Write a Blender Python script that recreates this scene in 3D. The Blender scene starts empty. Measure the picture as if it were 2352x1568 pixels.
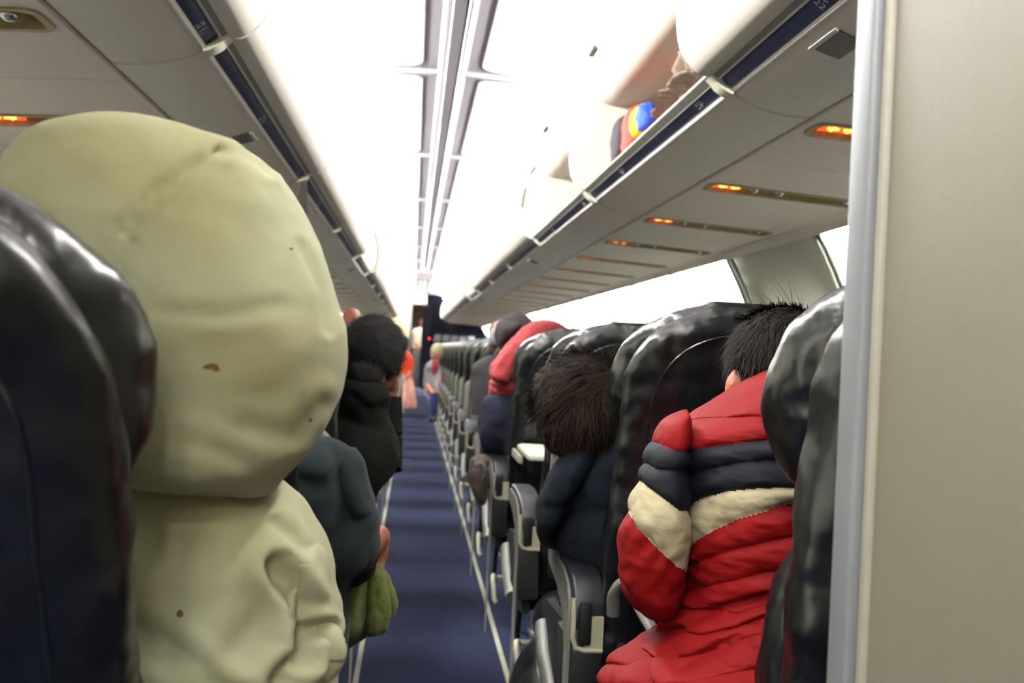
import bpy, bmesh, math, random
from mathutils import Vector, Matrix, noise
random.seed(7)
PI = math.pi
SC = bpy.context.scene
COL = SC.collection

# ------------------------------------------------------------------ camera
W, H = 2352, 1568
CF, CYAW, CPITCH, CROLL = 2127.0, .105, .011, .050
CAM = Vector((-.104, 0, .968))
_f = Vector((math.sin(CYAW)*math.cos(CPITCH), math.cos(CYAW)*math.cos(CPITCH), math.sin(CPITCH)))
_r0 = Vector((math.cos(CYAW), -math.sin(CYAW), 0)); _u0 = _r0.cross(_f)
_r = _r0*math.cos(CROLL) + _u0*math.sin(CROLL)
_u = -_r0*math.sin(CROLL) + _u0*math.cos(CROLL)
cd = bpy.data.cameras.new('camera'); cam = bpy.data.objects.new('camera', cd); COL.objects.link(cam)
m3 = Matrix((_r, _u, -_f)).transposed()
cam.matrix_world = Matrix.Translation(CAM) @ m3.to_4x4()
cd.sensor_width = 36; cd.lens = 36*CF/W; cd.clip_start = .02; cd.clip_end = 60
cd.dof.use_dof = True; cd.dof.focus_distance = 1.15; cd.dof.aperture_fstop = 6.3
SC.camera = cam
SC.view_settings.view_transform = 'Standard'; SC.view_settings.look = 'None'
SC.view_settings.gamma = 1; SC.view_settings.use_curve_mapping = False
SC.view_settings.exposure = 0.42
SC.cycles.use_denoising = True
SC.cycles.max_bounces = 7; SC.cycles.diffuse_bounces = 4; SC.cycles.glossy_bounces = 3
SC.cycles.sample_clamp_indirect = 4
wd = bpy.data.worlds.new('world'); SC.world = wd; wd.use_nodes = True
wd.node_tree.nodes['Background'].inputs[0].default_value = (.6, .65, .75, 1)
wd.node_tree.nodes['Background'].inputs[1].default_value = .5
LAMP_CEIL = 195      # cove tubes beside the ceiling
LAMP_WALL = 2600      # tubes above the side windows

LAMP_FILL = 210     # dome lamps added behind the camera as frontal fill

def at(px, py, Y):
    """a point of the cabin at distance Y down the aisle"""
    d = _f + _r*((px-W/2)/CF) + _u*((H/2-py)/CF)
    return CAM + d*(Y/d.y)
def pix(p):
    d = p - CAM; k = d.dot(_f)
    return W/2 + CF*d.dot(_r)/k, H/2 - CF*d.dot(_u)/k

# --------------------------------------------------------------- materials
def rgb(r, g, b):
    f = lambda c: ((c/255)/12.92 if c/255 <= .04045 else ((c/255+.055)/1.055)**2.4)
    return (f(r), f(g), f(b), 1)
def mat(name, col, rough=.6, metal=0, spec=.5, noise_s=None, noise_a=.15, bump=None, coat=0, sheen=0, emit=None, stretch=None, col2=None, detail=4):
    m = bpy.data.materials.new(name); m.use_nodes = True
    nt = m.node_tree; b = nt.nodes['Principled BSDF']
    b.inputs['Base Color'].default_value = col; b.inputs['Roughness'].default_value = rough
    b.inputs['Metallic'].default_value = metal; b.inputs['Specular IOR Level'].default_value = spec
    b.inputs['Coat Weight'].default_value = coat; b.inputs['Coat Roughness'].default_value = .25
    b.inputs['Sheen Weight'].default_value = sheen*.3
    if rough >= .85 and spec == .5: b.inputs['Specular IOR Level'].default_value = .15
    tc = nt.nodes.new('ShaderNodeTexCoord'); src = tc.outputs['Object']
    if stretch:
        mp = nt.nodes.new('ShaderNodeMapping'); mp.inputs['Scale'].default_value = stretch
        nt.links.new(src, mp.inputs['Vector']); src = mp.outputs['Vector']
    if noise_s:
        n = nt.nodes.new('ShaderNodeTexNoise'); n.inputs['Scale'].default_value = noise_s; n.inputs['Detail'].default_value = detail
        nt.links.new(src, n.inputs['Vector'])
        r = nt.nodes.new('ShaderNodeValToRGB')
        c2 = col2 or tuple(c*(1-noise_a*2) for c in col[:3])+(1,)
        c1 = col if col2 else tuple(min(1, c*(1+noise_a)) for c in col[:3])+(1,)
        r.color_ramp.elements[0].color = c2; r.color_ramp.elements[1].color = c1
        r.color_ramp.elements[0].position = .35; r.color_ramp.elements[1].position = .65
        nt.links.new(n.outputs['Fac'], r.inputs['Fac']); nt.links.new(r.outputs['Color'], b.inputs['Base Color'])
    if bump:
        prev = None
        for (s, st, di) in bump:
            n = nt.nodes.new('ShaderNodeTexNoise'); n.inputs['Scale'].default_value = s; n.inputs['Detail'].default_value = 3
            nt.links.new(src, n.inputs['Vector'])
            bp = nt.nodes.new('ShaderNodeBump'); bp.inputs['Strength'].default_value = st; bp.inputs['Distance'].default_value = di
            nt.links.new(n.outputs['Fac'], bp.inputs['Height'])
            if prev: nt.links.new(prev, bp.inputs['Normal'])
            prev = bp.outputs['Normal']
        nt.links.new(prev, b.inputs['Normal'])
    if emit:
        b.inputs['Emission Color'].default_value = emit[0]; b.inputs['Emission Strength'].default_value = emit[1]
    return m
M = {}
M['bin'] = mat('bin_plastic', rgb(250, 242, 232), .45, noise_s=220, noise_a=.02)
M['bin_in'] = mat('bin_lining', rgb(205, 192, 182), .6)
M['door'] = mat('bin_door_plastic', rgb(236, 228, 216), .32, noise_s=200, noise_a=.015)
M['blue'] = mat('navy_strip', rgb(20, 28, 60), .4, spec=.3)
M['white'] = mat('white_trim', rgb(240, 236, 228), .35)
M['cream'] = mat('cream_collar', rgb(226, 222, 200), .4)
M['gap'] = mat('grey_groove', rgb(98, 98, 92), .5)
M['psu'] = mat('service_panel', rgb(244, 234, 222), .42, noise_s=150, noise_a=.02)
M['olive'] = mat('olive_recess', rgb(120, 104, 66), .5, noise_s=60, noise_a=.1)
M['chrome'] = mat('chrome', rgb(225, 225, 220), .15, 1)
M['dark'] = mat('dark_plastic', rgb(30, 30, 30), .45)
M['grille'] = mat('grille_grey', rgb(84, 78, 80), .5, noise_s=400, noise_a=.25)
M['sign'] = mat('lit_orange_sign', rgb(235, 80, 20), .4, emit=(rgb(255, 84, 16), 1.1))
M['signhot'] = mat('lit_symbol', rgb(255, 200, 120), .4, emit=(rgb(255, 170, 60), 3.5))
M['ceil'] = mat('ceiling_plastic', rgb(240, 238, 240), .5)
M['ceilgrey'] = mat('ceiling_channel', rgb(150, 146, 154), .45)
M['ceilbase'] = mat('ceiling_base', rgb(138, 134, 142), .6)
M['rib'] = mat('panel_joint', rgb(56, 57, 48), .6)
M['wall'] = mat('sidewall_panel', rgb(222, 220, 204), .5, noise_s=120, noise_a=.015)
M['lamp'] = mat('fluorescent_tube', (1, 1, 1, 1), .5, emit=((1, .985, .95, 1), LAMP_CEIL))
M['lampfill'] = mat('fill_dome', (1, 1, 1, 1), .5, emit=((1, .97, .9, 1), LAMP_FILL))
M['lampw'] = mat('wall_wash_tube', (1, 1, 1, 1), .5, emit=((.97, 1, .93, 1), LAMP_WALL))
M['carpet'] = mat('navy_carpet', rgb(15, 21, 44), .95, noise_s=420, noise_a=.35, bump=[(600, .5, .002)], sheen=.0)
M['line'] = mat('luminous_strip', rgb(128, 128, 108), .5, noise_s=30, noise_a=.06)
M['leather'] = mat('navy_leather', rgb(4, 6, 9), .36, spec=.42, noise_s=25, noise_a=.12, bump=[(6.5, .8, .05), (19, .35, .014), (420, .10, .001)], coat=.1, stretch=(1, 1, .8))
M['leather2'] = mat('navy_leather_headrest', rgb(5, 6, 9), .3, spec=.55, bump=[(7, .8, .045), (22, .35, .012), (420, .12, .001)], coat=.15, stretch=(1.4, 1, .6))
M['shell'] = mat('seat_shell_black', rgb(6, 7, 9), .6, spec=.18, bump=[(9, .15, .01)])
M['armblack'] = mat('armrest_pad', rgb(14, 16, 19), .42, spec=.3, bump=[(300, .1, .001)])
M['armgrey'] = mat('armrest_grey', rgb(82, 81, 75), .5)
M['armtrim'] = mat('armrest_cream_trim', rgb(140, 136, 116), .4)
M['steel'] = mat('seat_steel', rgb(96, 96, 92), .5, .6)
M['tray'] = mat('tray_grey', rgb(112, 112, 102), .45)
M['traywhite'] = mat('tray_cream', rgb(170, 170, 152), .4)
M['lav'] = mat('beige_laminate', rgb(92, 88, 75), .55, noise_s=4, noise_a=.03, bump=[(160, .12, .002), (30, .06, .004)], detail=8)
M['alu'] = mat('aluminium_edge', rgb(108, 110, 114), .45, .2, noise_s=14, noise_a=.05, stretch=(1, 1, .3))
M['alulight'] = mat('edge_bead', rgb(130, 126, 114), .4)
M['hood'] = mat('beige_fleece', rgb(148, 150, 124), .95, noise_s=6.5, noise_a=.07, bump=[(900, .25, .001), (16, .15, .01)], sheen=.25, col2=rgb(140, 135, 100))
M['stain'] = mat('stain', rgb(92, 74, 48), .95)
M['teal'] = mat('dark_teal_knit', rgb(17, 26, 28), .95, noise_s=700, noise_a=.25, bump=[(800, .3, .001)], sheen=.15)
M['brown'] = mat('dark_brown_cloth', rgb(34, 26, 22), .95)
M['green'] = mat('olive_green_fleece', rgb(72, 78, 34), .95, noise_s=300, noise_a=.2, bump=[(500, .4, .002)], sheen=.2)
M['black'] = mat('black_fleece', rgb(6, 6, 6), .95, spec=.06, noise_s=400, noise_a=.2, bump=[(500, .3, .001)])
M['navyj'] = mat('navy_jacket', rgb(5, 8, 15), .9, spec=.08, noise_s=12, noise_a=.15, bump=[(14, .5, .02)])
M['skin'] = mat('skin', rgb(150, 88, 64), .55, noise_s=30, noise_a=.05)
M['skind'] = mat('skin_tan', rgb(112, 64, 42), .55)
M['hairblack'] = mat('black_hair', rgb(6, 5, 5), .75, spec=.15)
M['hairbrown'] = mat('brown_hair', rgb(21, 13, 8), .8, spec=.08, noise_s=30, noise_a=.2)
M['hairblk2'] = mat('dark_hair', rgb(9, 5, 3), .75, spec=.12)
M['red'] = mat('red_nylon', rgb(94, 3, 5), .7, spec=.1, bump=[(22, .35, .010), (80, .12, .002)], stretch=(.7, .7, 1.6))
M['navyn'] = mat('navy_nylon', rgb(8, 9, 16), .7, spec=.1, bump=[(22, .35, .010), (80, .12, .002)], stretch=(.7, .7, 1.6))
M['whiten'] = mat('cream_nylon', rgb(142, 134, 108), .75, spec=.1, bump=[(26, .45, .012), (80, .2, .003)], stretch=(1.2, .7, 1.2))
M['redfl'] = mat('red_cotton', rgb(120, 10, 18), .8, bump=[(18, .4, .02)], sheen=.15)
M['greycap'] = mat('charcoal_knit', rgb(36, 33, 36), .9)
M['greyc'] = mat('grey_cloth', rgb(120, 116, 120), .9, noise_s=20, noise_a=.1)
M['jeans'] = mat('dark_blue_denim', rgb(12, 14, 30), .9, noise_s=60, noise_a=.2)
M['jeansb'] = mat('blue_denim', rgb(36, 46, 84), .9)
M['orange'] = mat('orange_cloth', rgb(176, 56, 26), .85)
M['pink'] = mat('dusty_pink_cloth', rgb(196, 140, 128), .85, noise_s=14, noise_a=.1)
M['shirt'] = mat('white_shirt', rgb(240, 232, 215), .8)
M['bagk'] = mat('black_bag_leather', rgb(6, 7, 9), .28, spec=.4, bump=[(30, .5, .01)])
M['bagc'] = mat('dark_brown_canvas', rgb(48, 40, 36), .85)
M['taupe'] = mat('taupe_cloth', rgb(126, 108, 96), .9, noise_s=25, noise_a=.15, bump=[(20, .6, .02)])
M['redbag'] = mat('red_bag_cloth', rgb(222, 52, 34), .7)
M['yellow'] = mat('yellow_band', rgb(222, 196, 40), .7)
M['bluebag'] = mat('blue_cloth', rgb(40, 84, 200), .65, bump=[(30, .6, .015)])
M['charcoal'] = mat('charcoal_cloth', rgb(62, 60, 66), .85)
M['orangebag'] = mat('rust_cloth', rgb(170, 84, 58), .85)
M['bulk'] = mat('navy_bulkhead', rgb(3, 3, 8), .9, spec=.05, noise_s=40, noise_a=.15)
M['cloth_curtain'] = mat('navy_curtain', rgb(5, 7, 18), .9)
M['creamwall'] = mat('cream_wall', rgb(232, 205, 158), .6)
M['galley'] = mat('galley_wall', rgb(86, 62, 46), .7, noise_s=5, noise_a=.2)
M['wood'] = mat('counter_top', rgb(170, 120, 78), .5)
M['warm'] = mat('warm_lamp', (1, .9, .7, 1), .5, emit=((1, .86, .6, 1), 7))
M['redled'] = mat('red_indicator', (1, .02, .02, 1), .5, emit=((1, .03, .05, 1), 8))
M['print'] = mat('white_lettering', rgb(205, 208, 215), .5)
M['printg'] = mat('grey_green_lettering', rgb(70, 92, 82), .5)
M['mag'] = mat('magazine_paper', rgb(70, 70, 74), .6, noise_s=9, noise_a=.3)
M['strap'] = mat('dark_strap', rgb(46, 46, 42), .8)
M['shade'] = mat('window_shade', rgb(206, 204, 196), .5)

# ----------------------------------------------------------------- helpers
def smooth_by_angle(me, ang=40):
    if not me.polygons: return
    me.polygons.foreach_set('use_smooth', [True]*len(me.polygons))
    bm = bmesh.new(); bm.from_mesh(me)
    lim = math.radians(ang)
    for e in bm.edges:
        if len(e.link_faces) == 2 and e.calc_face_angle(0) > lim: e.smooth = False
    bm.to_mesh(me); bm.free()
def root_of(o):
    while o.parent: o = o.parent
    return o
def obj(name, bm, mats, parent=None, ang=40, **props):
    me = bpy.data.meshes.new(name)
    bmesh.ops.recalc_face_normals(bm, faces=bm.faces)
    bm.to_mesh(me); bm.free()
    for m in (mats if isinstance(mats, (list, tuple)) else [mats]): me.materials.append(m)
    smooth_by_angle(me, ang)
    o = bpy.data.objects.new(name, me); COL.objects.link(o)
    if parent:
        o.parent = parent; me.transform(Matrix.Translation(-root_of(parent).location))
    for k, v in props.items(): o[k] = v
    return o
def thing(name, label, cat, loc=(0, 0, 0), group=None):
    o = bpy.data.objects.new(name, None); COL.objects.link(o)
    o.location = loc; o.empty_display_size = .05
    o['label'] = label; o['category'] = cat
    if group: o['group'] = group
    return o
def tag(o, label, cat, group=None):
    o['label'] = label; o['category'] = cat
    if group: o['group'] = group
    return o
def struct(name, bm, m, parent=None, ang=40):
    o = obj(name, bm, m, parent, ang)
    if not parent: o['kind'] = 'structure'
    return o
def copy_tree(o, loc, label=None, extra=None):
    """copy a thing with its parts and sub-parts, moved to loc"""
    d = Vector(loc) - o.location
    r = o.copy(); COL.objects.link(r); r.location = loc
    if label: r['label'] = label
    for ch in list(o.children):
        c = ch.copy(); COL.objects.link(c); c.parent = r
        for g in list(ch.children):
            e = g.copy(); COL.objects.link(e); e.parent = c
    return r
def box(bm, x0, x1, y0, y1, z0, z1, bev=0, seg=2, mi=0):
    n = len(bm.faces)
    r = bmesh.ops.create_cube(bm, size=1, matrix=Matrix.Translation(((x0+x1)/2, (y0+y1)/2, (z0+z1)/2)) @ Matrix.Diagonal((abs(x1-x0), abs(y1-y0), abs(z1-z0), 1)))
    fs = set(f for v in r['verts'] for f in v.link_faces)
    for f in fs: f.material_index = mi
    if bev:
        es = set(e for v in r['verts'] for e in v.link_edges)
        rr = bmesh.ops.bevel(bm, geom=list(es), offset=bev, segments=seg, affect='EDGES', profile=.5)
        for f in rr['faces']: f.material_index = mi
def prism(bm, poly, a0, a1, axis='Y', mi=0):
    """closed polygon extruded along an axis; poly gives the two other coordinates"""
    def P(p, a):
        if axis == 'Y': return (p[0], a, p[1])
        if axis == 'X': return (a, p[0], p[1])
        return (p[0], p[1], a)
    A = [bm.verts.new(P(p, a0)) for p in poly]; B = [bm.verts.new(P(p, a1)) for p in poly]
    n = len(poly); fs = []
    for i in range(n): fs.append(bm.faces.new((A[i], A[(i+1) % n], B[(i+1) % n], B[i])))
    fs.append(bm.faces.new(A)); fs.append(bm.faces.new(B[::-1]))
    for f in fs: f.material_index = mi
    return fs
def band(line, t):
    """polyline (x,z) given thickness t on its right-hand side -> closed polygon"""
    n = len(line); off = []
    for i in range(n):
        a = line[max(0, i-1)]; b = line[min(n-1, i+1)]
        dx, dz = b[0]-a[0], b[1]-a[1]; L = math.hypot(dx, dz) or 1
        off.append((line[i][0]+dz/L*t, line[i][1]-dx/L*t))
    return list(line)+off[::-1]
def sheet(bm, line, t, a0, a1, axis='Y', mi=0): return prism(bm, band(line, t), a0, a1, axis, mi)
def catmull(pts, n):
    out = []; N = len(pts)
    for k in range(n):
        u = k/(n-1)*(N-1); i = min(int(u), N-2); t = u-i
        p0, p1, p2, p3 = pts[max(i-1, 0)], pts[i], pts[i+1], pts[min(i+2, N-1)]
        out.append([.5*((2*b)+(-a+c)*t+(2*a-5*b+4*c-d)*t*t+(-a+3*b-3*c+d)*t**3) for a, b, c, d in zip(p0, p1, p2, p3)])
    return out
def tube(bm, pts, r, n=8, mi=0, smooth=None, flat=1.0):
    P = [Vector(p) for p in (catmull(pts, smooth) if smooth else pts)]
    R = r if isinstance(r, (list, tuple)) else None
    rings = []; up = Vector((0, 0, 1))
    for i, p in enumerate(P):
        t = (P[min(i+1, len(P)-1)]-P[max(i-1, 0)]).normalized()
        a = t.cross(up) if abs(t.dot(up)) < .97 else t.cross(Vector((1, 0, 0)))
        a.normalize(); b = a.cross(t)
        q = i/(len(P)-1)*(len(R)-1) if R else 0
        rr = (R[int(q)]*(1-q+int(q))+R[min(int(q)+1, len(R)-1)]*(q-int(q))) if R else r
        rings.append([bm.verts.new(p+a*math.cos(2*PI*k/n)*rr+b*math.sin(2*PI*k/n)*rr*flat) for k in range(n)])
    for A, B in zip(rings, rings[1:]):
        for k in range(n):
            f = bm.faces.new((A[k], A[(k+1) % n], B[(k+1) % n], B[k])); f.material_index = mi
    for e, s in ((rings[0], 1), (rings[-1], -1)):
        f = bm.faces.new(e[::-1] if s == 1 else e); f.material_index = mi
def ball(bm, c, r, seg=16, mi=0, rot=None):
    r = r if isinstance(r, (list, tuple)) else (r, r, r)
    mtx = Matrix.Translation(c) @ (rot.to_4x4() if rot else Matrix.Identity(4)) @ Matrix.Diagonal((*r, 1))
    q = bmesh.ops.create_uvsphere(bm, u_segments=seg, v_segments=seg*3//4, radius=1, matrix=mtx)
    for v in q['verts']:
        for f in v.link_faces: f.material_index = mi
def fbm(p, s, o=3): return noise.fractal(Vector(p)*s, .6, 2.0, o)
def loft(bm, rings, nr=60, ns=56, ex=2.2, disp=None, mi=0, tilt0=0, shade=None):
    """soft body through rings (px, py, Y, half width px, half depth m[, tilt deg]); each ring becomes a
    real ellipse in the cabin; disp(point, outward, px, py, angle) -> metres; shade(px, py) -> material index"""
    R = [list(r)+[tilt0]*(6-len(r)) for r in rings]
    R = catmull(R, nr); V = []
    for (px, py, Y, hw, dp, ti) in R:
        c = at(px, py, Y); w = max(hw, .5)*Y/CF; dp = max(dp, .001)
        S = (_r*math.cos(math.radians(ti))+_u*math.sin(math.radians(ti)))
        S = Vector((S.x, S.y, S.z)).normalized(); D = Vector((_f.x, _f.y, 0)).normalized()
        D = (D-S*D.dot(S)).normalized()
        row = []
        for k in range(ns):
            a = 2*PI*k/ns; ca, sa = math.cos(a), math.sin(a)
            e = 2/ex
            x = math.copysign(abs(ca)**e, ca); y = math.copysign(abs(sa)**e, sa)
            p = c+S*(x*w)+D*(y*dp)
            row.append((p, (S*ca/max(w, .02)+D*sa/max(dp, .02)).normalized(), a))
        V.append(row)
    vs = []
    for row in V:
        l = []
        for p, nrm, a in row:
            if disp:
                X, Y2 = pix(p); p = p+nrm*disp(p, nrm, X, Y2, a)
            l.append(bm.verts.new(p))
        vs.append(l)
    for A, B in zip(vs, vs[1:]):
        for k in range(ns):
            f = bm.faces.new((A[k], A[(k+1) % ns], B[(k+1) % ns], B[k]))
            if shade:
                X, Y2 = pix(f.calc_center_median()); f.material_index = shade(X, Y2)
            else: f.material_index = mi
    for e in (vs[0][::-1], vs[-1]):
        f = bm.faces.new(e); f.material_index = vs and mi
        if shade:
            X, Y2 = pix(f.calc_center_median()); f.material_index = shade(X, Y2)
def remesh(o, voxel, smooth=6, it_disp=0, seed=0):
    """join the overlapping volumes of a body into one continuous skin"""
    md = o.modifiers.new('r', 'REMESH'); md.mode = 'VOXEL'; md.voxel_size = voxel
    sm = o.modifiers.new('s', 'SMOOTH'); sm.factor = .6; sm.iterations = smooth
    dg = bpy.context.evaluated_depsgraph_get(); me = bpy.data.meshes.new_from_object(o.evaluated_get(dg))
    me.materials.clear()
    for s in o.data.materials: me.materials.append(s)
    o.modifiers.clear(); o.data = me
    for p in me.polygons: p.use_smooth = True; p.material_index = 0
    return o
def lerp_y(line, x):
    if x <= line[0][0]:
        (a, b), (c, d) = line[0], line[1]
        return b+(d-b)*(x-a)/(c-a)*.5
    for (a, b), (c, d) in zip(line, line[1:]):
        if x <= c: return b+(d-b)*(x-a)/(c-a)
    return line[-1][1]
def seg_dist(px, py, line):
    best = 1e9
    for (a, b), (c, d) in zip(line, line[1:]):
        L = (c-a)**2+(d-b)**2; t = max(0, min(1, ((px-a)*(c-a)+(py-b)*(d-b))/L))
        best = min(best, math.hypot(px-a-t*(c-a), py-b-t*(d-b)))
    return best
def ordinal(n):
    w = ['first', 'second', 'third', 'fourth', 'fifth', 'sixth', 'seventh', 'eighth', 'ninth', 'tenth', 'eleventh', 'twelfth', 'thirteenth', 'fourteenth', 'fifteenth', 'sixteenth', 'seventeenth', 'eighteenth', 'nineteenth', 'twentieth', 'twenty-first', 'twenty-second', 'twenty-third', 'twenty-fourth', 'twenty-fifth', 'twenty-sixth', 'twenty-seventh', 'twenty-eighth']
    return w[n-1]

# ------------------------------------------------------------- the setting
YB, YE = -3.2, 21.3          # cabin shell
P_, L_ = .78, 1.56           # seat pitch, bin module
J0 = 2.025                   # a joint between two bin modules
bm = bmesh.new(); box(bm, -1.7, 1.7, YB, YE+3, -.06, 0); struct('floor', bm, M['carpet'])
for i, x in enumerate((-.222, .222)):
    bm = bmesh.new(); y = YB
    while y < 20.6:
        box(bm, x-.0075, x+.0075, y, min(y+1.02, 20.6), 0, .003); y += 1.024
    struct('trim_%d' % (i+1), bm, M['line'])
# sidewalls: a circular arc, ribbed between window panels
def arc(r, z0, z1, n=20, cz=.6):
    return [(math.sqrt(r*r-(z-cz)**2), z) for z in [z0+(z1-z0)*i/n for i in range(n+1)]]
for s, nm in ((-1, 'wall_left'), (1, 'wall_right')):
    bm = bmesh.new()
    ln = [(s*x, z) for x, z in arc(1.68, -.02, 1.62)]
    sheet(bm, ln, .03 if s > 0 else -.03, YB, YE, 'Y')
    w = struct(nm, bm, M['wall'])
    y = 3.41-5*1.02
    k = 0
    while y < YE-.3:
        if y > YB:
            bm = bmesh.new()
            ln = [(s*(x-.0), z) for x, z in arc(1.675, .0, 1.5)]
            for yy0, yy1, th in ((y-.035, y-.018, .018), (y-.018, y+.018, .008), (y+.018, y+.035, .018)):
                sheet(bm, ln, -th if s > 0 else th, yy0, yy1, 'Y')
            o = struct('trim_%d' % (3+k+(40 if s > 0 else 0)), bm, M['rib'])
            k += 1
        y += 1.02
# ceiling: central channel, panels in raised frames, cross beams
bm = bmesh.new()
prof = [(-.66, 2.10), (-.52, 2.15), (-.38, 2.175), (-.14, 2.185), (.14, 2.185), (.38, 2.175), (.52, 2.15), (.66, 2.10)]
sheet(bm, prof, -.03, YB, YE, 'Y')
for s in (-1, 1): sheet(bm, [(s*.66, 2.10), (s*.80, 2.06), (s*1.1, 1.93), (s*1.5, 1.60)], -.02*s, YB, YE, 'Y')
struct('ceiling', bm, M['ceilbase'])
bm = bmesh.new()
prism(bm, [(-.062, 2.19), (-.062, 2.168), (-.05, 2.160), (-.030, 2.160), (-.026, 2.152), (.018, 2.152), (.022, 2.162), (.030, 2.146), (.040, 2.146), (.045, 2.162), (.062, 2.168), (.062, 2.19)], YB, YE)
struct('trim_80', bm, M['ceilgrey'])
beams = [4.08+1.78*k for k in range(-3, 10)]
kk = 81
for y in beams:
    bm = bmesh.new()
    for s in (-1, 1):
        prism(bm, [(s*.06, 2.19), (s*.06, 2.165), (s*.36, 2.158), (s*.50, 2.135), (s*.64, 2.085), (s*.66, 2.11), (s*.52, 2.155), (s*.38, 2.18), (s*.14, 2.19)], y-.022, y+.022)
    struct('trim_%d' % kk, bm, M['ceilgrey']); kk += 1
def rrect(x0, x1, y0, y1, r, n=6):
    out = []
    for cx, cy, a0 in ((x1-r, y1-r, 0), (x0+r, y1-r, 90), (x0+r, y0+r, 180), (x1-r, y0+r, 270)):
        for i in range(n+1):
            a = math.radians(a0+90*i/n); out.append((cx+r*math.cos(a), cy+r*math.sin(a)))
    return out
def ceil_z(x):
    x = abs(x); pr = [(0, 2.185), (.14, 2.185), (.38, 2.175), (.52, 2.15), (.66, 2.10)]
    return lerp_y(pr, x)
for s, side in ((-1, 'left'), (1, 'right')):
    for i, y in enumerate(beams[:-1]):
        bm = bmesh.new()
        oo = rrect(.125, .545, y+.06, y+1.72, .075); ii = rrect(.143, .53, y+.078, y+1.702, .06); i2 = rrect(.150, .523, y+.085, y+1.695, .055)
        def ring(pts, dz): return [bm.verts.new((s*a, b, ceil_z(a)-dz)) for a, b in pts]
        A, B, C_, D_ = ring(oo, .0), ring(oo, .004), ring(ii, .006), ring(i2, .002)
        n = len(A)
        for U, V_ in ((A, B), (B, C_), (C_, D_)):
            for k in range(n): bm.faces.new((U[k], U[(k+1) % n], V_[(k+1) % n], V_[k]))
        bm.faces.new(D_)
        o = struct('ceiling_panel', bm, M['ceil'])
# fluorescent tubes in the cove over the bins and above the windows
for s, side in ((-1, 'left'), (1, 'right')):
    y = YB+.15; n = 0
    while y < YE-.6:
        t = thing('fluorescent_lamp', 'bright white tube lamp in the ceiling cove on the %s, %s of the row' % (side, ordinal(n+1)), 'lamp', (s*.53, y, 2.108), 'cove lamps along the %s edge of the ceiling' % side)
        bm = bmesh.new(); tube(bm, [(s*.53, y, 2.108), (s*.53, y+1.44, 2.108)], .017, 10); obj('tube', bm, M['lamp'], t)
        for yy in (y-.03, y+1.44):
            bm = bmesh.new(); box(bm, s*.53-.018, s*.53+.018, yy, yy+.03, 2.09, 2.15, .004); obj('socket', bm, M['white'], t)
        y += L_; n += 1
    y = 3.41-4*1.02; n = 0
    while y < YE-1.1:
        if not (s > 0 and (3.3 < y < 3.5 or y < .6 or 12.4 < y < 12.8)):
            n += 1
            t = thing('wall_lamp', 'white tube lamp above the %s windows, %s of the row' % (side, ordinal(n)), 'lamp', (s*1.33, y, 1.46), 'lamps washing the %s side wall' % side)
            bm = bmesh.new(); tube(bm, [(s*1.395, y+.05, 1.488), (s*1.395, y+.97, 1.488)], .010, 8); obj('tube', bm, M['lampw'], t)
            for yy in (y+.02, y+.97):
                bm = bmesh.new(); box(bm, s*1.395-.012, s*1.395+.012, yy, yy+.03, 1.472, 1.52, .003); obj('socket', bm, M['white'], t)
        y += 1.02
# valance that hides the wall tubes
for i, s in enumerate((-1, 1)):
    bm = bmesh.new(); prism(bm, [(s*1.354, 1.50), (s*1.354, 1.462), (s*1.360, 1.456), (s*1.368, 1.462), (s*1.368, 1.50)], .66 if s > 0 else YB, 20.7)
    struct('trim_%d' % (100+i), bm, M['bin'])
    bm = bmesh.new(); prism(bm, [(s*1.20, 1.60), (s*1.22, 1.520), (s*1.44, 1.508), (s*1.44, 1.60)], .66 if s > 0 else YB, 20.7)
    struct('trim_%d' % (102+i), bm, M['gap'])

# lavatory wall on the right beside the camera
bm = bmesh.new(); box(bm, .2235, 1.6, YB, .628, 0, 2.16); struct('wall_rear_right', bm, M['lav'])
bm = bmesh.new()
box(bm, .213, .262, .634, .664, 0, 2.16, .004, 3)
box(bm, .262, 1.6, .628, .655, 0, 2.16, 0, 2)
w = struct('trim_110', bm, M['alu'])
bm = bmesh.new(); box(bm, .2195, .232, .622, .6335, 0, 2.16, .003, 2); struct('trim_111', bm, M['alulight'])
# rear end of the cabin behind the camera, left side
bm = bmesh.new(); box(bm, -1.7, 1.7, YB-.05, YB, 0, 2.2); struct('wall_rear', bm, M['creamwall'])

for yy in (-1.1, -2.2):  # unseen dome lamps, added to brighten the surfaces that face backwards
    for xx in (-.28, .0):
        t = thing('fill_lamp', 'round dome lamp added behind the camera as fill light', 'lamp', (xx, yy, 2.13), 'fill lamps added behind the camera')
        bm = bmesh.new(); tube(bm, [(xx, yy, 2.15), (xx, yy, 2.12)], .085, 24); obj('rim', bm, M['alu'], t)
        bm = bmesh.new(); ball(bm, (xx, yy, 2.12), (.075, .075, .03), 20); obj('diffuser', bm, M['lampfill'], t)
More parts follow.
